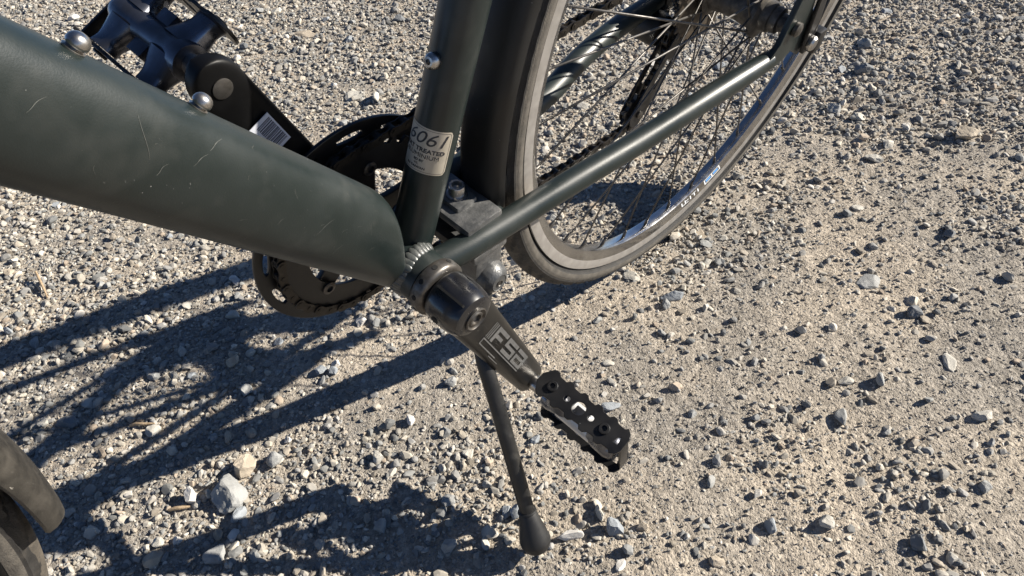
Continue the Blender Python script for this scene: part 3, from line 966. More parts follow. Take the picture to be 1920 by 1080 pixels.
cup = part(G().lathe([(0.0195, 0.0345), (0.0222, 0.0350), (0.0228, 0.0362), (0.0228, 0.0432), (0.0218, 0.0450), (0.0195, 0.0462), (0.0150, 0.0464)], (0, 0, 0), (0, 1, 0), 48), 'bearing_cup', M['worn_steel'])
for k in range(10):
    a = k * 2 * math.pi / 10 + 0.28
    er = V3(math.cos(a), 0, math.sin(a))
    sub(G().lathe([(0.0021, 0), (0.0021, 0.00045)], er * 0.0226 + YY * 0.0398, er, 12), 'tool_notch', M['hole_shade'], cup)  # raised dark disc paints the notch's shade, nothing is cut
part(G().lathe([(0.0195, -0.0465), (0.0228, -0.0450), (0.0228, -0.0350), (0.0195, -0.0345)], (0, 0, 0), (0, 1, 0), 40), 'bearing_cup', M['worn_steel'])

# --- chainstays and seatstays, dropouts
def smooth_path(pts, n=24):
    pts = np.array(pts, float)
    t = np.concatenate([[0], np.cumsum(np.linalg.norm(np.diff(pts, axis=0), axis=1))])
    m = np.zeros_like(pts)
    for i in range(len(pts)):
        a, b = max(i - 1, 0), min(i + 1, len(pts) - 1)
        m[i] = (pts[b] - pts[a]) / (t[b] - t[a])
    out = []
    for s in np.linspace(0, t[-1], n):
        i = min(np.searchsorted(t, s, 'right') - 1, len(pts) - 2)
        h = t[i + 1] - t[i]; u = (s - t[i]) / h
        out.append((2 * u**3 - 3 * u**2 + 1) * pts[i] + (u**3 - 2 * u**2 + u) * h * m[i] + (-2 * u**3 + 3 * u**2) * pts[i + 1] + (u**3 - u**2) * h * m[i + 1])
    return out
csl = [(-0.010, 0.0235, 0.003), (-0.038, 0.0290, 0.0045), (-0.089, 0.0335, 0.0050), (-0.158, 0.0400, 0.0072), (-0.2355, 0.0480, 0.0090), (-0.326, 0.0580, 0.0155), (-0.4150, 0.0665, 0.0190)]
csr = [(-0.010, -0.0235, 0.003), (-0.038, -0.0285, 0.0065), (-0.097, -0.0330, 0.0120), (-0.160, -0.0420, 0.0110), (-0.226, -0.0500, 0.0120), (-0.273, -0.0580, 0.0190), (-0.335, -0.0650, 0.0225), (-0.4150, -0.0690, 0.0240)]
part(G().tube(smooth_path(csl), [0.0112] * 3 + [0.0108] * 18 + [0.0104, 0.0098, 0.0092], 24), 'chainstay', M['paint'])
part(G().tube(smooth_path(csr), [0.0112] * 3 + [0.0108] * 18 + [0.0104, 0.0098, 0.0092], 24), 'chainstay', M['paint'])
part(G().tube([(-0.083, -0.034, 0.006), (-0.083, 0.034, 0.006)], 0.006, 16), 'chainstay_bridge', M['paint'])
for sy in (1, -1):
    yd = 0.0690 if sy > 0 else -0.0705
    pl = [(0.030, -0.0345), (0.034, -0.0215), (0.020, -0.010), (0.014, 0.010), (0.006, 0.034), (-0.014, 0.044), (-0.024, 0.036), (-0.028, 0.010), (-0.050, -0.016), (-0.050, -0.036), (-0.036, -0.044), (-0.014, -0.030), (0.006, -0.036)]
    dp = part(G().shape([pl, circle(0.0052, 16, (-0.0398, -0.029), rev=True)], 0.006, HUB + V3(0, yd, 0), (1, 0, 0), (0, 0, 1), (0, -1, 0), bev=0.0008), 'dropout', M['paint'])
    part(G().tube(smooth_path([HUB + V3(-0.006, yd, 0.036), HUB + V3(0.08, 0.062 * sy, 0.15), HUB + V3(0.235, 0.030 * sy, 0.36), ST0 + S * 0.455 + V3(-0.012, 0.012 * sy, 0)], 16), 0.0078, 18), 'seatstay', M['paint'])
# rest of the frame, out of the picture above
HT = lambda t: V3(0.5795 - 0.3256 * t, 0, 0.0313 + 0.9455 * t)
part(G().tube([HT(0.405), HT(0.425), HT(0.55), HT(0.57)], [0.022, 0.0205, 0.0195, 0.021], 32), 'head_tube', M['paint'])
part(G().tube([ST0 + S * 0.47, ST0 + S * 0.47 + (HT(0.53) - ST0 - S * 0.47) * 0.5, HT(0.53)], [0.0155, 0.0165, 0.0185], 28), 'top_tube', M['paint'])
part(G().tube([ST0 + S * 0.45, ST0 + S * 0.66], 0.0136, 24), 'seat_post', M['black'])
sd = G(); sr = []
SP = ST0 + S * 0.67
for x, w, h, z in ((0.155, 0.008, 0.012, 0.004), (0.13, 0.019, 0.019, 0.006), (0.06, 0.028, 0.022, 0.006), (0.0, 0.045, 0.026, 0.006), (-0.06, 0.075, 0.030, 0.010), (-0.10, 0.080, 0.026, 0.016), (-0.118, 0.045, 0.014, 0.018)):
    sr.append([SP + V3(x, w * math.cos(a), z + 0.012 + h * (0.7 if math.sin(a) > 0 else 0.9) * math.sin(a)) for a in np.linspace(0, 2 * math.pi, 24, endpoint=False)])
part(sd.rings(sr), 'saddle', M['black'])
part(G().tube([HT(0.57), HT(0.635), HT(0.64) + V3(0.09, 0, 0.03)], [0.0145, 0.0145, 0.016], 24), 'stem', M['black'])
hb = HT(0.64) + V3(0.09, 0, 0.03)
bar = part(G().tube(smooth_path([hb + V3(-0.05, -0.30, 0.015), hb + V3(-0.02, -0.16, 0.01), hb, hb + V3(-0.02, 0.16, 0.01), hb + V3(-0.05, 0.30, 0.015)], 24), 0.0115, 20), 'handlebar', M['black'])
for s_ in (-1, 1):
    sub(G().tube([hb + V3(-0.031, 0.19 * s_, 0.0115), hb + V3(-0.051, 0.305 * s_, 0.0152)], 0.0165, 20), 'grip', M['rubber'], bar)

# --- wheels
def tyre_mesh(name):
    nM, nm = 640, 48
    Rc, rt = 0.3262, 0.0157
    i = np.arange(nM)[:, None]; j = np.arange(nm)[None, :]
    A = i * 2 * np.pi / nM + 0 * j
    B = -np.pi + (j + 0.5) * 2 * np.pi / nm + 0 * i      # 0 = outward
    Bd = np.degrees(B)
    ab = np.abs(Bd)
    d = np.zeros_like(A)
    # slanted tread grooves over the shoulder, a smooth centre, a raised sidewall line
    ph = (i + np.round(ab / 5.0) + np.where(Bd > 0, 0, 5)) % 10
    groove = (ph < 3.2) & (ab > 12) & (ab < 56)
    d = d - 0.0015 * groove
    d = d - 0.0010 * ((ab > 56) & (ab < 64)) + 0.0004 * (((i // 2) % 2) == 0) * ((ab > 64) & (ab < 78)) - 0.0006 * ((ab > 78) & (ab < 83)) - 0.0030 * (ab > 111)
    r = rt + d
    rad = Rc + r * np.cos(B); yy = r * np.sin(B)
    V = np.stack([rad * np.sin(A), yy, rad * np.cos(A)], -1).reshape(-1, 3)
    id_ = np.arange(nM * nm).reshape(nM, nm)
    a = id_; b = np.roll(id_, -1, 0); c = np.roll(b, -1, 1); e = np.roll(id_, -1, 1)
    F = np.stack([a, e, c, b], -1)
    keep = np.ones(nm, bool); keep[-1] = False
    bd_ = np.abs(-180 + (np.arange(nm) + 1) * 360 / nm)
    mi = np.where((bd_ > 82) & (bd_ < 112), 1, np.where(bd_ < 52, 2, 0)).astype(np.int32)
    F = F[:, keep].reshape(-1, 4)
    mi = np.tile(mi[keep][None, :], (nM, 1))
    mi[groove[:, :-1] & (mi == 2)] = 0
    mi = mi.reshape(-1).astype(np.int32)
    me = big_mesh(name, V, F, M['rubber'], True)
    me.materials.append(M['sidewall']); me.materials.append(M['tread'])
    me.polygons.foreach_set('material_index', mi)
    me.set_sharp_from_angle(angle=R_(35))
    return me
tyre_me = tyre_mesh('tyre')
rim_prof = [(0.3085, 0.0092), (0.3158, 0.0096), (0.3166, 0.0106), (0.3160, 0.0116), (0.3052, 0.0110), (0.3042, 0.0104), (0.3030, 0.0102), (0.2952, 0.0066), (0.2940, 0.0035),
            (0.2940, -0.0035), (0.2952, -0.0066), (0.3030, -0.0102), (0.3042, -0.0104), (0.3052, -0.0110), (0.3160, -0.0116), (0.3166, -0.0106), (0.3158, -0.0096), (0.3085, -0.0092)]
grim = G().lathe(rim_prof, (0, 0, 0), (0, 1, 0), 180, cap=False, closed=True)
rim_me = mesh('rim', grim.V, grim.F, M['alu'], True, 30)
rim_me.materials.append(M['alu_track'])
mi = []
npf = len(rim_prof)
for p in range(len(rim_me.polygons)):
    mi.append(1 if (p // 180) in (3, 13) else 0)
rim_me.polygons.foreach_set('material_index', mi)
def spoke_mesh(sy, lead, flange_y, fr=0.0215):
    a = R_(62) * lead
    h = V3(fr * math.sin(a), flange_y, -fr * math.cos(a))
    e = V3(0, 0.0, -0.2945)
    gg = G().tube([h, e], 0.00105, 8)
    return mesh('spoke', gg.V, gg.F, M['spoke'])
def nipple_mesh():
    gg = G().lathe([(0.0019, 0.0), (0.0021, 0.003), (0.0017, 0.010), (0.0011, 0.0115)], (0, 0, -0.2952), (0, 0, 1), 10)
    return mesh('nipple', gg.V, gg.F, M['worn_steel'])
nip_me = nipple_mesh()
def make_wheel(name, hub, phase, fl, fr_, front=False):
    w = part_empty(name)
    for me, nm in ((tyre_me, 'tyre'), (rim_me, 'rim')):
        link(bpy.data.objects.new(nm, me), w, tuple(hub))
    ms = [spoke_mesh(1, 1, fl), spoke_mesh(-1, 1, fr_), spoke_mesh(1, -1, fl), spoke_mesh(-1, -1, fr_)]
    for k in range(36):
        ang = phase + k * R_(10)
        for me, nm in ((ms[k % 4], 'spoke'), (nip_me, 'nipple')):
            o_ = bpy.data.objects.new(nm, me)
            o_.rotation_euler = (0, ang, 0)
            link(o_, w, tuple(hub))
    return w
rw = make_wheel('rear_wheel', HUB, R_(-49.69) , 0.0355, -0.0190)
fw = make_wheel('front_wheel', FHUB, R_(4.0), 0.034, -0.034)
# rear hub
sub(G().lathe([(0.0050, -0.066), (0.0050, -0.058), (0.0130, -0.058), (0.0150, -0.024), (0.0240, -0.0225), (0.0242, -0.0175), (0.0180, -0.0155), (0.0165, -0.004), (0.0165, 0.012), (0.0185, 0.0290), (0.0190, 0.0330), (0.0242, 0.0338), (0.0242, 0.0378), (0.0200, 0.0386),
                (0.0155, 0.0400), (0.0150, 0.0480), (0.0128, 0.0490), (0.0125, 0.0560), (0.0090, 0.0570), (0.0085, 0.0640), (0.0048, 0.0645), (0.0048, 0.0760)], HUB, (0, 1, 0), 40), 'hub', M['hub'], rw)
sub(G().lathe([(0.0066, 0.0722), (0.0072, 0.0730), (0.0072, 0.0765), (0.0050, 0.0780), (0.0020, 0.0785)], HUB, (0, 1, 0), 24), 'axle_nut', M['worn_steel'], rw)
sub(G().lathe([(0.0048, -0.055), (0.0150, -0.048), (0.0190, -0.0360), (0.0195, -0.032), (0.0125, -0.030), (0.0125, 0.030), (0.0195, 0.032), (0.0190, 0.036), (0.0150, 0.048), (0.0048, 0.055)], FHUB, (0, 1, 0), 32), 'hub', M['hub'], fw)
# blue and white rim decal on the left face of the rim, near the lower rear
dec = G(); decw = G()
def rim_face(a, t):
    """a: angle from the bottom towards the rear, t 0..1 over the sloping inner face"""
    r = 0.2954 + (0.3028 - 0.2954) * t; y = 0.0067 + (0.0101 - 0.0067) * t + 0.00040
    return HUB + V3(-r * math.sin(a), y, -r * math.cos(a))
def track_face(a, t):
    r = 0.3030 + (0.3155 - 0.3030) * t; y = 0.01085 + 0.0008 * t + 0.0003
    return HUB + V3(-r * math.sin(a), y, -r * math.cos(a))
def rim_patch(gg, a0, a1, t0, t1, n=8, face=rim_face):
    V = []; F = []
    for i in range(n + 1):
        a = R_(a0 + (a1 - a0) * i / n)
        V += [face(a, t0), face(a, t1)]
    for i in range(n):
        F.append((2 * i, 2 * i + 1, 2 * i + 3, 2 * i + 2))
    gg.add(V, F)
for a0, a1, t0, t1 in ((14.6, 16.6, 0.30, 0.62), (17.6, 19.6, 0.30, 0.62)):
    rim_patch(dec, a0, a1, t0, t1)
for a0, a1, t0, t1 in ((4.2, 4.6, 0.25, 0.85), (4.6, 7.0, 0.78, 0.88), (5.6, 6.0, 0.25, 0.75), (6.0, 7.2, 0.42, 0.52), (7.8, 8.2, 0.25, 0.85), (8.6, 10.4, 0.25, 0.34), (9.4, 9.8, 0.36, 0.85), (11.0, 11.4, 0.25, 0.85),
                       (13.9, 20.4, 0.78, 0.90), (13.9, 20.4, 0.10, 0.20), (13.9, 14.3, 0.2, 0.78), (16.9, 17.3, 0.2, 0.78), (20.0, 20.4, 0.2, 0.78)):
    rim_patch(decw, a0, a1, t0, t1)
dw = sub(decw, 'rim_decal', M['decal_white'], rw, smooth=False)
sub(dec, 'rim_decal', M['decal_blue'], rw, smooth=False)

# --- mudguards
def mudguard(name, hub, a0, a1, crest, hw, mat, n=80, lip=0.013):
    rings = []
    prof = []
    for t in np.linspace(-1, 1, 15):
        prof.append((crest - lip * abs(t) ** 2.6, hw * math.sin(t * math.pi / 2 * 0.98) ))
    th = 0.0016
    inner = [(r - th, y * (1 - th / hw)) for r, y in prof][::-1]
    loop = prof + inner
    for a in np.linspace(a0, a1, n):
        ca, sa = math.cos(R_(a)), math.sin(R_(a))
        end = min(abs(a - a0), abs(a - a1))
        k = 1.0 if end > 4 else (0.55 + 0.45 * math.sqrt(max(0.0, 1 - (1 - end / 4) ** 2)))
        rings.append([hub + V3(r * ca, y * k, r * sa) for r, y in loop])
    return part(G().rings(rings), name, mat, auto=50)
rmg = mudguard('rear_mudguard', HUB, -9.5, 172, 0.3620, 0.0220, M['plastic'])
fmg = mudguard('front_mudguard', FHUB, 20, 189.0, 0.3600, 0.0245, M['dusty_plastic'])
sub(G().box(HUB + V3(0.352 * math.cos(R_(-9)), 0.019, 0.352 * math.sin(R_(-9))), 0.0012, 0.006, 0.0105, bev=0.0004), 'mudguard_clip', M['worn_steel'], rmg)
# mudguard stays and rack strut at the left dropout
stay_p = HUB + V3(-0.0398, 0.0765, -0.029)
stay = part(G().tube(smooth_path([stay_p + V3(0, 0, 0.002), stay_p + V3(-0.025, -0.004, 0.06), stay_p + V3(-0.10, -0.02, 0.21), HUB + V3(-0.24, 0.030, 0.25)], 14), 0.0022, 10), 'mudguard_stay', M['black'])
rk = part(G().shape([[(-0.0075, -0.010), (0.0065, -0.010), (0.0085, 0.006), (0.006, 0.05), (0.011, 0.34), (-0.004, 0.34), (-0.0075, 0.05), (-0.0095, 0.004)]], 0.0045, HUB + V3(-0.0398, 0.0755, -0.029), norm(V3(1, 0, -0.02)), norm(V3(0.06, -0.03, 1)), (0, -1, 0), bev=0.0008), 'rack_strut', M['black'])
sub(G().lathe([(0.0072, 0), (0.0078, 0.001), (0.0078, 0.004), (0.0060, 0.0062), (0.0030, 0.0066)], HUB + V3(-0.0398, 0.0778, -0.029), (0, 1, 0), 24), 'strut_bolt', M['steel'], rk)
sub(G().box(HUB + V3(-0.0555, 0.0775, -0.0325), 0.0075, 0.0060, 0.0125, bev=0.003), 'strut_cap', M['black'], rk)
for sy in (1, -1):
    part(G().tube(smooth_path([FHUB + V3(0, 0.052 * sy, 0), FHUB + V3(-0.045, 0.052 * sy, 0.18), HT(0.37) + V3(0.012, 0.046 * sy, 0), HT(0.41) + V3(0, 0.022 * sy, 0)], 16), [0.0085] * 6 + [0.0115] * 6 + [0.014] * 4, 20), 'fork_blade', M['paint'])

# --- chainset: guard ring, chainring, right crank
CY = -0.0440
def annulus_slots():
    loops = [circle(0.0916, 96)]
    loops.append(circle(0.0735, 80, rev=True))
    for k in range(13):
        a0 = 10 + k * 360.0 / 13
        if k in (3,):
            pass
        lo = []
        for t in np.linspace(-1, 1, 9):
            a = R_(a0 + t * 8.2); lo.append(((0.0858 - 0.0012 * abs(t) ** 3) * math.cos(a), (0.0858 - 0.0012 * abs(t) ** 3) * math.sin(a)))
        for t in np.linspace(1, -1, 9):
            a = R_(a0 + t * 8.2); lo.append(((0.0792 + 0.0022 * abs(t) ** 3) * math.cos(a), (0.0792 + 0.0022 * abs(t) ** 3) * math.sin(a)))
        loops.append(lo[::-1])
    return loops
guard = part(G().shape(annulus_slots(), 0.0032, (0, -0.0525, 0), (1, 0, 0), (0, 0, 1), (0, -1, 0), bev=0.0006), 'chain_guard', M['black'])
def toothed(nt, rp, ri, depth=0.0042):
    lo = []
    for k in range(nt):
        for f, r in ((0.0, rp - 0.0034), (0.22, rp - 0.003), (0.42, rp + depth * 0.75), (0.58, rp + depth * 0.75), (0.78, rp - 0.003)):
            a = 2 * math.pi * (k + f) / nt
            lo.append((r * math.cos(a), r * math.sin(a)))
    return [lo, circle(ri, 48, rev=True)]
crg = part(G().shape(toothed(38, 0.0769, 0.0535), 0.0030, (0, CY, 0), (1, 0, 0), (0, 0, 1), (0, -1, 0), bev=0.0003), 'chainring', M['sprocket'])
C_ = V3(math.cos(R_(245.48)), 0, math.sin(R_(245.48)))       # left crank direction
Pp = V3(-C_[2], 0, C_[0])                                    # across the crank, forward
sp = G()
for k in range(5):
    a = R_(245.48 + 180 + 36 + k * 72)
    e = V3(math.cos(a), 0, math.sin(a)); f = V3(-math.sin(a), 0, math.cos(a))
    sp.shape([[(0.010, -0.015), (0.030, -0.0105), (0.050, -0.0085), (0.0585, -0.0088), (0.0625, -0.005), (0.0625, 0.005), (0.0585, 0.0088), (0.050, 0.0085), (0.030, 0.0105), (0.010, 0.015)]], 0.0052, (0, -0.0485, 0), e, f, (0, -1, 0), bev=0.0012)
sp.lathe([(0.0155, -0.047), (0.021, -0.048), (0.021, -0.066), (0.016, -0.070)], (0, 0, 0), (0, 1, 0), 36)
spider = part(sp, 'spider', M['black'])
for k in range(5):
    a = R_(245.48 + 180 + 36 + k * 72)
    e = V3(math.cos(a), 0, math.sin(a))
    sub(G().lathe([(0.0052, 0), (0.0058, 0.0006), (0.0058, 0.0020), (0.0046, 0.0028), (0.0030, 0.0028), (0.0028, 0.0005)], e * 0.0565 + V3(0, CY + 0.0012, 0), (0, 1, 0), 20), 'chainring_bolt', M['worn_steel'], spider)

def crank_arm(sgn, y_in_hub, y_out_hub, y_in_end, y_out_end, w_hub, w_mid, w_end, length=0.170, er=0.0135):
    """arm lofted from the axle out to the pedal eye, round end"""
    dirv = C_ * sgn
    pv = V3(-dirv[2], 0, dirv[0])
    rings = []
    def sec(u, w, y0, y1, n=28, e=0.5):
        yc, yh = (y0 + y1) / 2, abs(y1 - y0) / 2
        r = []
        for a in np.linspace(0, 2 * math.pi, n, endpoint=False):
            ca, sa = math.cos(a), math.sin(a)
            r.append(dirv * u + pv * w * math.copysign(abs(ca) ** e, ca) + YY * (yc + yh * math.copysign(abs(sa) ** e, sa)))
        return r
    for t in np.linspace(0, 1, 14):
        u = t * length
        w = w_hub * (1 - t) ** 2 + 2 * w_mid * t * (1 - t) + w_end * t * t
        k = t * t * (3 - 2 * t)
        rings.append(sec(u, w, y_in_hub * (1 - k) + y_in_end * k, y_out_hub * (1 - k) + y_out_end * k))
    for t in np.linspace(0.15, 1, 7):
        a = t * math.pi / 2
        rings.append(sec(length + er * math.sin(a), max(w_end * math.cos(a), 0.0006), y_in_end + 0.0006 * t * np.sign(y_out_end), y_out_end - 0.0012 * t * np.sign(y_out_end)))
    return G().rings(rings)
rc = part(crank_arm(-1, -0.0555, -0.0680, -0.0610, -0.0750, 0.0185, 0.0168, 0.0165, er=0.0185), 'right_crank', M['crank_shaded'], auto=40)
RP = -C_ * 0.170
sub(G().lathe([(0.0066, 0), (0.0066, 0.0006), (0.0058, 0.0009), (0.0005, 0.0009)], RP + V3(0, -0.0610, 0), (0, 1, 0), 28), 'axle_end', M['worn_steel'], rc)
# barcode label on the inner face of the right crank
bx = -C_; by = V3(-bx[2], 0, bx[0])
lab_c = V3(0.0500, -0.0583, 0.1110)
lab = sub(G().box(lab_c, 0.0145, 0.0085, 0.0002, (bx, by, YY)), 'barcode_label', M['white'], rc, smooth=False)
gbar = G(); rb = random.Random(4); xx = -0.0115
while xx < 0.0115:
    wv = rb.choice((0.0003, 0.0003, 0.0006, 0.0009))
    gbar.box(lab_c + bx * (xx + wv / 2) + by * 0.0018 + YY * 0.0003, wv / 2, 0.0055, 0.00008, (bx, by, YY)); xx += wv + rb.choice((0.0004, 0.0006, 0.0009))
sub(gbar, 'barcode', M['barcode'], lab, smooth=False)

# --- left crank
lc = part(crank_arm(1, 0.0590, 0.0795, 0.0740, 0.0885, 0.0196, 0.0172, 0.0150, er=0.0136), 'left_crank', M['crank'], auto=40)
sub(G().lathe([(0.0150, 0.0478), (0.0192, 0.0480), (0.0205, 0.0500), (0.0210, 0.0560), (0.0208, 0.0660), (0.0198, 0.0740), (0.0176, 0.0785), (0.0140, 0.0800), (0.0102, 0.0803)], (0, 0, 0), (0, 1, 0), 48), 'crank_clamp', M['clamp'], lc)
sub(G().box(-C_ * 0.0203 + YY * 0.0640, 0.0016, 0.0128, 0.0009, (-C_, YY, Pp)), 'clamp_slot', M['hole_shade'], lc)  # dark bar on the surface paints the shade of the split
for s_ in (1, -1):
    dv = norm(Pp * s_ - C_ * 0.35)
    sub(G().lathe([(0.0033, 0), (0.0033, 0.0008)], dv * 0.0203 + YY * 0.0600, dv, 16), 'pinch_bolt', M['hole_shade'], lc)  # dark discs paint the shade in the pinch bolt holes
cap = sub(G().lathe([(0.0098, 0.0798), (0.0100, 0.0815), (0.0090, 0.0822), (0.0082, 0.0812), (0.0070, 0.0808), (0.0058, 0.0818), (0.0044, 0.0818), (0.0040, 0.0790)], (0, 0, 0), (0, 1, 0), 40), 'axle_cap', M['worn_steel'], lc)
sub(G().lathe([(0.0041, 0.0790), (0.0041, 0.0797)], (0, 0, 0), (0, 1, 0), 6), 'hex_socket', M['hole_shade'], cap)
# logo print: text runs along the arm, its top towards the rear
LU, LV = C_, -Pp
def face_y(u):
    t = u / 0.170; k = t * t * (3 - 2 * t)
    return 0.0795 * (1 - k) + 0.0885 * k + 0.00030
lg = G()
def lrect(u0, u1, v0, v1):
    nseg = max(1, int((u1 - u0) / 0.003))
    V = []
    for q in range(nseg + 1):
        u = u0 + (u1 - u0) * q / nseg
        V += [LU * u + LV * v0 + YY * face_y(u), LU * u + LV * v1 + YY * face_y(u)]
    lg.add(V, [(2 * q, 2 * q + 2, 2 * q + 3, 2 * q + 1) for q in range(nseg)])
def lpoly(pts):
    V = [LU * u + LV * v + YY * face_y(u) for u, v in pts]
    lg.add(V, [tuple(range(len(pts)))])
b0, b1 = -0.0034, 0.0108       # letter band across the arm
lrect(0.0340, 0.0352, b0, b1); lrect(0.0368, 0.0382, b0, b1); lrect(0.0398, 0.0416, b0, b1)
t_ = 0.0034
# F
lrect(0.0440, 0.0490, b0, b1); lrect(0.0490, 0.0680, b1 - t_, b1); lrect(0.0490, 0.0625, 0.0016, 0.0048)
# S
lrect(0.0705, 0.0945, b1 - t_, b1); lrect(0.0705, 0.0755, 0.0054, b1 - t_); lrect(0.0705, 0.0945, 0.0026, 0.0054); lrect(0.0895, 0.0945, b0 + t_, 0.0026); lrect(0.0705, 0.0945, b0, b0 + t_)
# a
lrect(0.0975, 0.1215, b1 - t_, b1); lrect(0.1165, 0.1215, b0, b1 - t_); lrect(0.0975, 0.1165, b0, b0 + t_ * 0.8); lrect(0.0975, 0.1020, b0 + t_ * 0.8, 0.0052); lrect(0.1020, 0.1165, 0.0026, 0.0052)
# outlined bracket lines in front of the letters
lrect(0.0335, 0.1220, -0.0056, -0.0045); lrect(0.0335, 0.0350, -0.0098, -0.0056); lrect(0.0335, 0.0720, -0.0107, -0.0098); lrect(0.060, 0.0820, -0.0128, -0.0122)
logo = sub(lg, 'crank_logo', M['logo'], lc, smooth=False)

# --- pedals
def pedal(name, eye, out, ang, mirror):
    """eye: pedal eye on the crank, out: +1/-1 along y, ang: direction of the cage's fore-aft axis in the x-z plane"""
    e = V3(math.cos(R_(ang)), 0, math.sin(R_(ang)))
    t = V3(-e[2], 0, e[0])
    o_ = YY * out
    P0 = eye
    pt = lambda x, y, z: P0 + e * x + o_ * y + t * z
    body = G()
    body.lathe([(0.0075, 0.018), (0.0120, 0.019), (0.0128, 0.026), (0.0105, 0.036), (0.0098, 0.052), (0.0100, 0.066), (0.0120, 0.080), (0.0125, 0.092), (0.0105, 0.098), (0.004, 0.100)], P0, o_, 28)
    for yy in (0.031, 0.086):
        for sx in (1, -1):
            rings = []
            for f in np.linspace(0, 1, 8):
                x = sx * (0.006 + f * 0.0215)
                h = 0.0055 * (1 - f) ** 1.3 + 0.0062 + 0.0030 * max(0, f - 0.7)
                w = 0.0060 * (1 - f) ** 1.6 + 0.0086 + 0.008 * max(0, f - 0.7)
                yc = yy + (0.004 if yy < 0.05 else -0.004) * (1 - f)
                rings.append([pt(x, yc + w * math.copysign(abs(math.cos(a)) ** 0.7, math.cos(a)), h * math.copysign(abs(math.sin(a)) ** 0.7, math.sin(a))) for a in np.linspace(0, 2 * math.pi, 20, endpoint=False)])
            body.rings(rings)
    for sx in (1, -1):
        body.box(pt(sx * 0.0125, 0.058, 0), 0.0048, 0.0075, 0.0050, (e, o_, t), bev=0.0008)
    root = body.build(name, M['pedal_body'], bike, loc=tuple(OFF), auto=45)
    # cage plates with toothed edges and round holes
    def plate_loop():
        top = []
        n_t = 5
        y0, y1 = 0.0120, 0.1060
        top.append((y0, -0.0040)); top.append((y0, 0.0040)); top.append((y0 + 0.0050, 0.0118)); 
        span = (y1 - 0.006) - (y0 + 0.0075)
        for k in range(n_t):
            a = y0 + 0.0075 + span * k / n_t
            w_ = span / n_t
            top += [(a, 0.0138), (a + w_ * 0.22, 0.0138), (a + w_ * 0.40, 0.0112), (a + w_ * 0.85, 0.0108)]
        top += [(y1 - 0.006, 0.0132), (y1 - 0.002, 0.0105), (y1, 0.0060)]
        bot = [(y, -z) for y, z in top[2:]][::-1]
        return top + bot
    holes = [circle(0.0033, 16, (0.0432, 0), rev=True), circle(0.0066, 24, (0.0565, 0), rev=True), circle(0.0033, 16, (0.0698, 0), rev=True)]
    win = [(0.0965, -0.0040), (0.0965, 0.0020), (0.1000, 0.0040), (0.1015, -0.0035)]
    for sx in (1, -1):
        pl = G().shape([plate_loop()] + holes + [win], 0.0024, pt(sx * 0.0290, 0, 0), o_, t, np.cross(o_, t), bev=0.0004).build('cage_plate', M['black'], root)
        for yb in (0.0265, 0.0845):
            p_ = pt(sx * 0.0302, yb, 0)
            G().lathe([(0.0048, 0), (0.0050, 0.0014), (0.0044, 0.0022), (0.0026, 0.0022), (0.0023, 0.0006)], p_, e * sx, 20).build('cage_bolt', M['black'], root)
    # outboard end strap joining the plates
    G().box(pt(0, 0.1052, 0), 0.0288, 0.0012, 0.0052, (e, o_, t), bev=0.0005).build('end_strap', M['black'], root)
    G().lathe([(0.0046, -0.004), (0.0072, -0.001), (0.0078, 0.004), (0.0078, 0.010), (0.0068, 0.013), (0.0068, 0.019)], P0, o_, 24).build('pedal_axle', M['steel'], root)
    if out > 0:
        G().lathe([(0.0100, 0.036), (0.0113, 0.0365), (0.0113, 0.0775), (0.0100, 0.078)], P0, o_, 28).build('axle_sleeve', M['sleeve'], root)
    return root
LPed = C_ * 0.170 + YY * 0.0885
pedal('left_pedal', LPed, 1, 76, False)
RPed = -C_ * 0.170 - YY * 0.0750
pedal('right_pedal', RPed, -1, 155, True)

# --- chain
P1 = (-0.4280, -0.0080); P2 = (-0.3720, -0.0820); rp_ = 0.0202
path = []
def arc(c, r, a0, a1, n=24):
    for a in np.linspace(R_(a0), R_(a1), n):
        path.append((c[0] + r * math.cos(a), c[1] + r * math.sin(a)))
arc((0, 0), 0.0769, -91.5, 95.5, 60)
arc((HUB[0], HUB[2]), 0.0346, 95.5, 248, 24)
arc(P1, rp_, 75, -38, 14)
arc(P2, rp_, 142, 268, 14)
path.append(path[0])
path3 = [V3(x, -0.0435, z) for x, z in path]
tot = sum(np.linalg.norm(b - a) for a, b in zip(path3[:-1], path3[1:]))
nl = int(round(tot / 0.0127)); nl += nl % 2
pts = resample(path3, tot / nl)[:nl]
def link_outline(p=0.0127, r=0.0041, waist=0.0030):
    lo = []
    for a in np.linspace(-90, 90, 7):
        lo.append((p / 2 + r * math.cos(R_(a)), r * math.sin(R_(a))))
    lo.append((0, waist))
    for a in np.linspace(90, 270, 7):
        lo.append((-p / 2 + r * math.cos(R_(a)), r * math.sin(R_(a))))
    lo.append((0, -waist))
    return lo
def link_mesh(outer):
    gg = G()
    y = 0.0033 if outer else 0.0021
    for s_ in (-1, 1):
        gg.shape([link_outline()], 0.0010, (0, s_ * y, 0), (1, 0, 0), (0, 0, 1), (0, -1, 0))
    for x in (-0.00635, 0.00635):
        if outer:
            gg.lathe([(0.0018, -0.0042), (0.0018, 0.0042)], (x, 0, 0), (0, 1, 0), 10)
        else:
            gg.lathe([(0.0038, -0.0016), (0.0038, 0.0016)], (x, 0, 0), (0, 1, 0), 12)
    return mesh('chain_link', gg.V, gg.F, M['chain'], True, 35)
lm = [link_mesh(True), link_mesh(False)]
chain = part_empty('chain')
for k in range(nl):
    a, b = pts[k], pts[(k + 1) % nl]
    o_ = bpy.data.objects.new('chain_link', lm[k % 2])
    o_.rotation_euler = (0, -math.atan2(b[2] - a[2], b[0] - a[0]), 0)
    link(o_, chain, tuple((a + b) / 2))

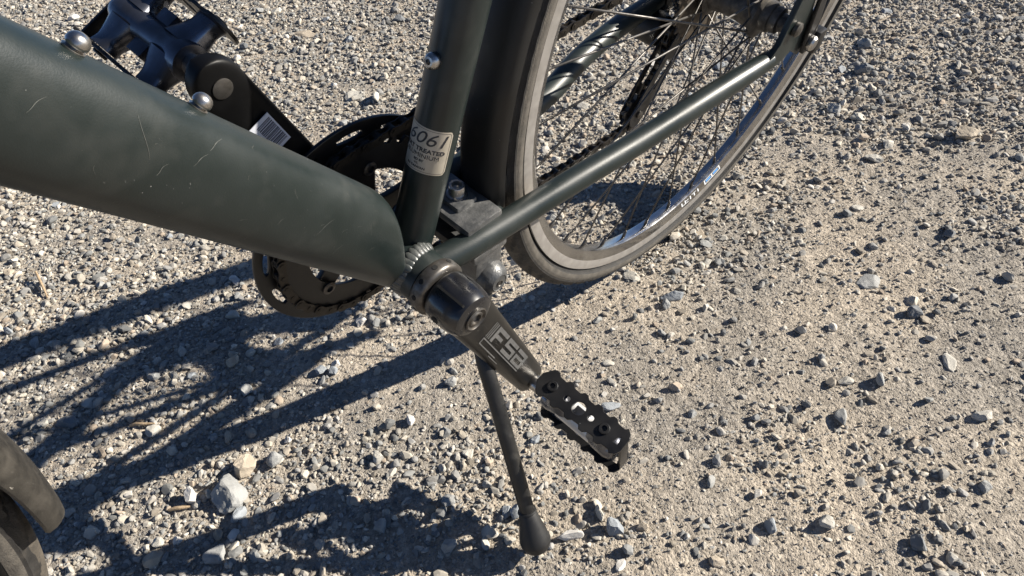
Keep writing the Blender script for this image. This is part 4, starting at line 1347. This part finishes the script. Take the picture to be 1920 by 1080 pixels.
# --- cassette and rear derailleur
cas = part_empty('cassette')
for k, nt in enumerate((28, 24, 21, 19, 17, 15, 13, 11)):
    y = -0.0260 - 0.0043 * k
    rr_ = nt * 0.0127 / (2 * math.pi)
    G().shape(toothed(nt, rr_, 0.013 if rr_ < 0.03 else 0.017, 0.003), 0.0018, HUB + V3(0, y, 0), (1, 0, 0), (0, 0, 1), (0, -1, 0)).build('cog', M['cassette'], cas)
der = part_empty('rear_derailleur')
def P3(p, y):
    return V3(p[0], y, p[1])
cdir = norm(V3(P2[0] - P1[0], 0, P2[1] - P1[1])); cper = V3(-cdir[2], 0, cdir[0])
clen = math.hypot(P2[0] - P1[0], P2[1] - P1[1])
def cage_loop():
    lo = []
    for a in np.linspace(90, 270, 9):
        lo.append((-0.003 + 0.015 * math.cos(R_(a)), 0.015 * math.sin(R_(a))))
    for a in np.linspace(-90, 90, 9):
        lo.append((clen + 0.003 + 0.013 * math.cos(R_(a)), 0.013 * math.sin(R_(a))))
    return lo
slot = [(0.028, -0.006), (0.028, 0.006), (clen - 0.030, 0.004), (clen - 0.030, -0.004)]
for y in (-0.0365, -0.0505):
    G().shape([cage_loop(), slot, circle(0.0036, 12, (clen, 0), rev=True)], 0.0016, P3(P1, y), cdir, cper, (0, -1, 0) if True else None, bev=0.0003).build('derailleur_cage', M['black'], der)
for p in (P1, P2):
    G().shape(toothed(10, 0.0200, 0.0045, 0.003), 0.0040, P3(p, -0.0435), (1, 0, 0), (0, 0, 1), (0, -1, 0)).build('jockey_wheel', M['sprocket'], der)
    G().lathe([(0.0030, 0), (0.0046, 0.0004), (0.0046, 0.0022), (0.002, 0.0030)], P3(p, -0.0357), (0, 1, 0), 16).build('pulley_bolt', M['worn_steel'], der)
gb = G()
gb.lathe([(0.012, -0.088), (0.0180, -0.085), (0.0190, -0.070), (0.0190, -0.058), (0.0165, -0.0525), (0.006, -0.0515)], (P1[0] + 0.016, 0, P1[1] + 0.004), (0, 1, 0), 32)
gb.lathe([(0.010, -0.092), (0.0155, -0.089), (0.0160, -0.070), (0.012, -0.066)], (HUB[0] - 0.004, 0, HUB[2] - 0.030), (0, 1, 0), 28)
gb.tube([(P1[0] + 0.014, -0.078, P1[1] + 0.004), (HUB[0] - 0.004, -0.078, HUB[2] - 0.030)], 0.0125, 16)
gb.build('derailleur_body', M['plastic'], der, auto=40)
sp_ = G(); sp_pts = []
for t in np.linspace(0, 6 * 2 * math.pi, 90):
    sp_pts.append(V3(P1[0] + 0.004 + 0.0042 * math.cos(t), -0.062 + 0.0042 * math.sin(t), P1[1] + 0.012 + 0.0003 * t))
sp_.tube(sp_pts, 0.0007, 6).build('derailleur_spring', M['worn_steel'], der)

# --- kickstand
kb = G()
ks_x = -0.0600
kb.box((ks_x, -0.002, 0.0165), 0.0185, 0.0330, 0.0040, bev=0.0022)
kb.box((ks_x, 0.000, 0.0215), 0.0105, 0.0110, 0.0035, bev=0.0018)
ks = part(kb, 'kickstand', M['kick_alloy'], auto=40)
sub(G().lathe([(0.0078, 0.0235), (0.0084, 0.0245), (0.0084, 0.0262), (0.0066, 0.0266), (0.0066, 0.0335), (0.0060, 0.0345), (0.0042, 0.0345), (0.0038, 0.0305), (0.0005, 0.0300)], (ks_x - 0.001, -0.002, 0), (0, 0, 1), 28), 'mounting_bolt', M['steel'], ks)
lo = G()
lo.box((ks_x - 0.002, 0.004, -0.0125), 0.0185, 0.0320, 0.0042, bev=0.0020)
lo.box((ks_x - 0.004, 0.018, -0.0300), 0.0150, 0.0150, 0.0180, bev=0.0035)
lo.box((ks_x - 0.004, 0.000, -0.0280), 0.0095, 0.0060, 0.0120, bev=0.0025)
sub(lo, 'lower_bracket', M['kick_alloy'], ks, auto=40)
pv = sub(G().lathe([(0.0150, 0.004), (0.0155, 0.020), (0.0152, 0.033), (0.0140, 0.0385), (0.0112, 0.0425), (0.0078, 0.0450), (0.0074, 0.0446), (0.0040, 0.0450), (0.0005, 0.0452)], (ks_x - 0.0045, 0, -0.0480), (0.0, 1, 0.05), 36), 'pivot_housing', M['kick_alloy'], ks, auto=40)
sub(G().lathe([(0.0030, 0.0446), (0.0034, 0.0455), (0.0029, 0.0458), (0.0024, 0.0452)], (ks_x - 0.0045, 0, -0.0480), (0.0, 1, 0.05), 24), 'pivot_pin', M['worn_steel'], ks)
leg_path = smooth_path([(ks_x - 0.004, 0.020, -0.045), (-0.054, 0.036, -0.064), (-0.038, 0.052, -0.073), (-0.0235, 0.0670, -0.0830), (-0.0150, 0.0920, -0.1160), (-0.0046, 0.1250, -0.1640), (0.0070, 0.1610, -0.2150), (0.0100, 0.1700, -0.2280)], 30)
leg = sub(G().tube(leg_path, [0.0082] * 4 + [0.0069] * 22 + [0.0068] * 4, 20), 'kickstand_leg', M['leg'], ks)
la = norm(V3(0.0100, 0.1700, -0.2280) - V3(-0.0046, 0.1250, -0.1640))
fb = V3(0.0052, 0.1555, -0.2085)
sub(G().lathe([(0.0067, -0.0010), (0.0085, 0.0), (0.0088, 0.0012), (0.0078, 0.0026), (0.0086, 0.0050), (0.0105, 0.0140), (0.0132, 0.0260), (0.0143, 0.0325), (0.0140, 0.0350), (0.0108, 0.0415), (0.004, 0.0430)], fb, la, 18), 'rubber_foot', M['boot'], ks, auto=30)
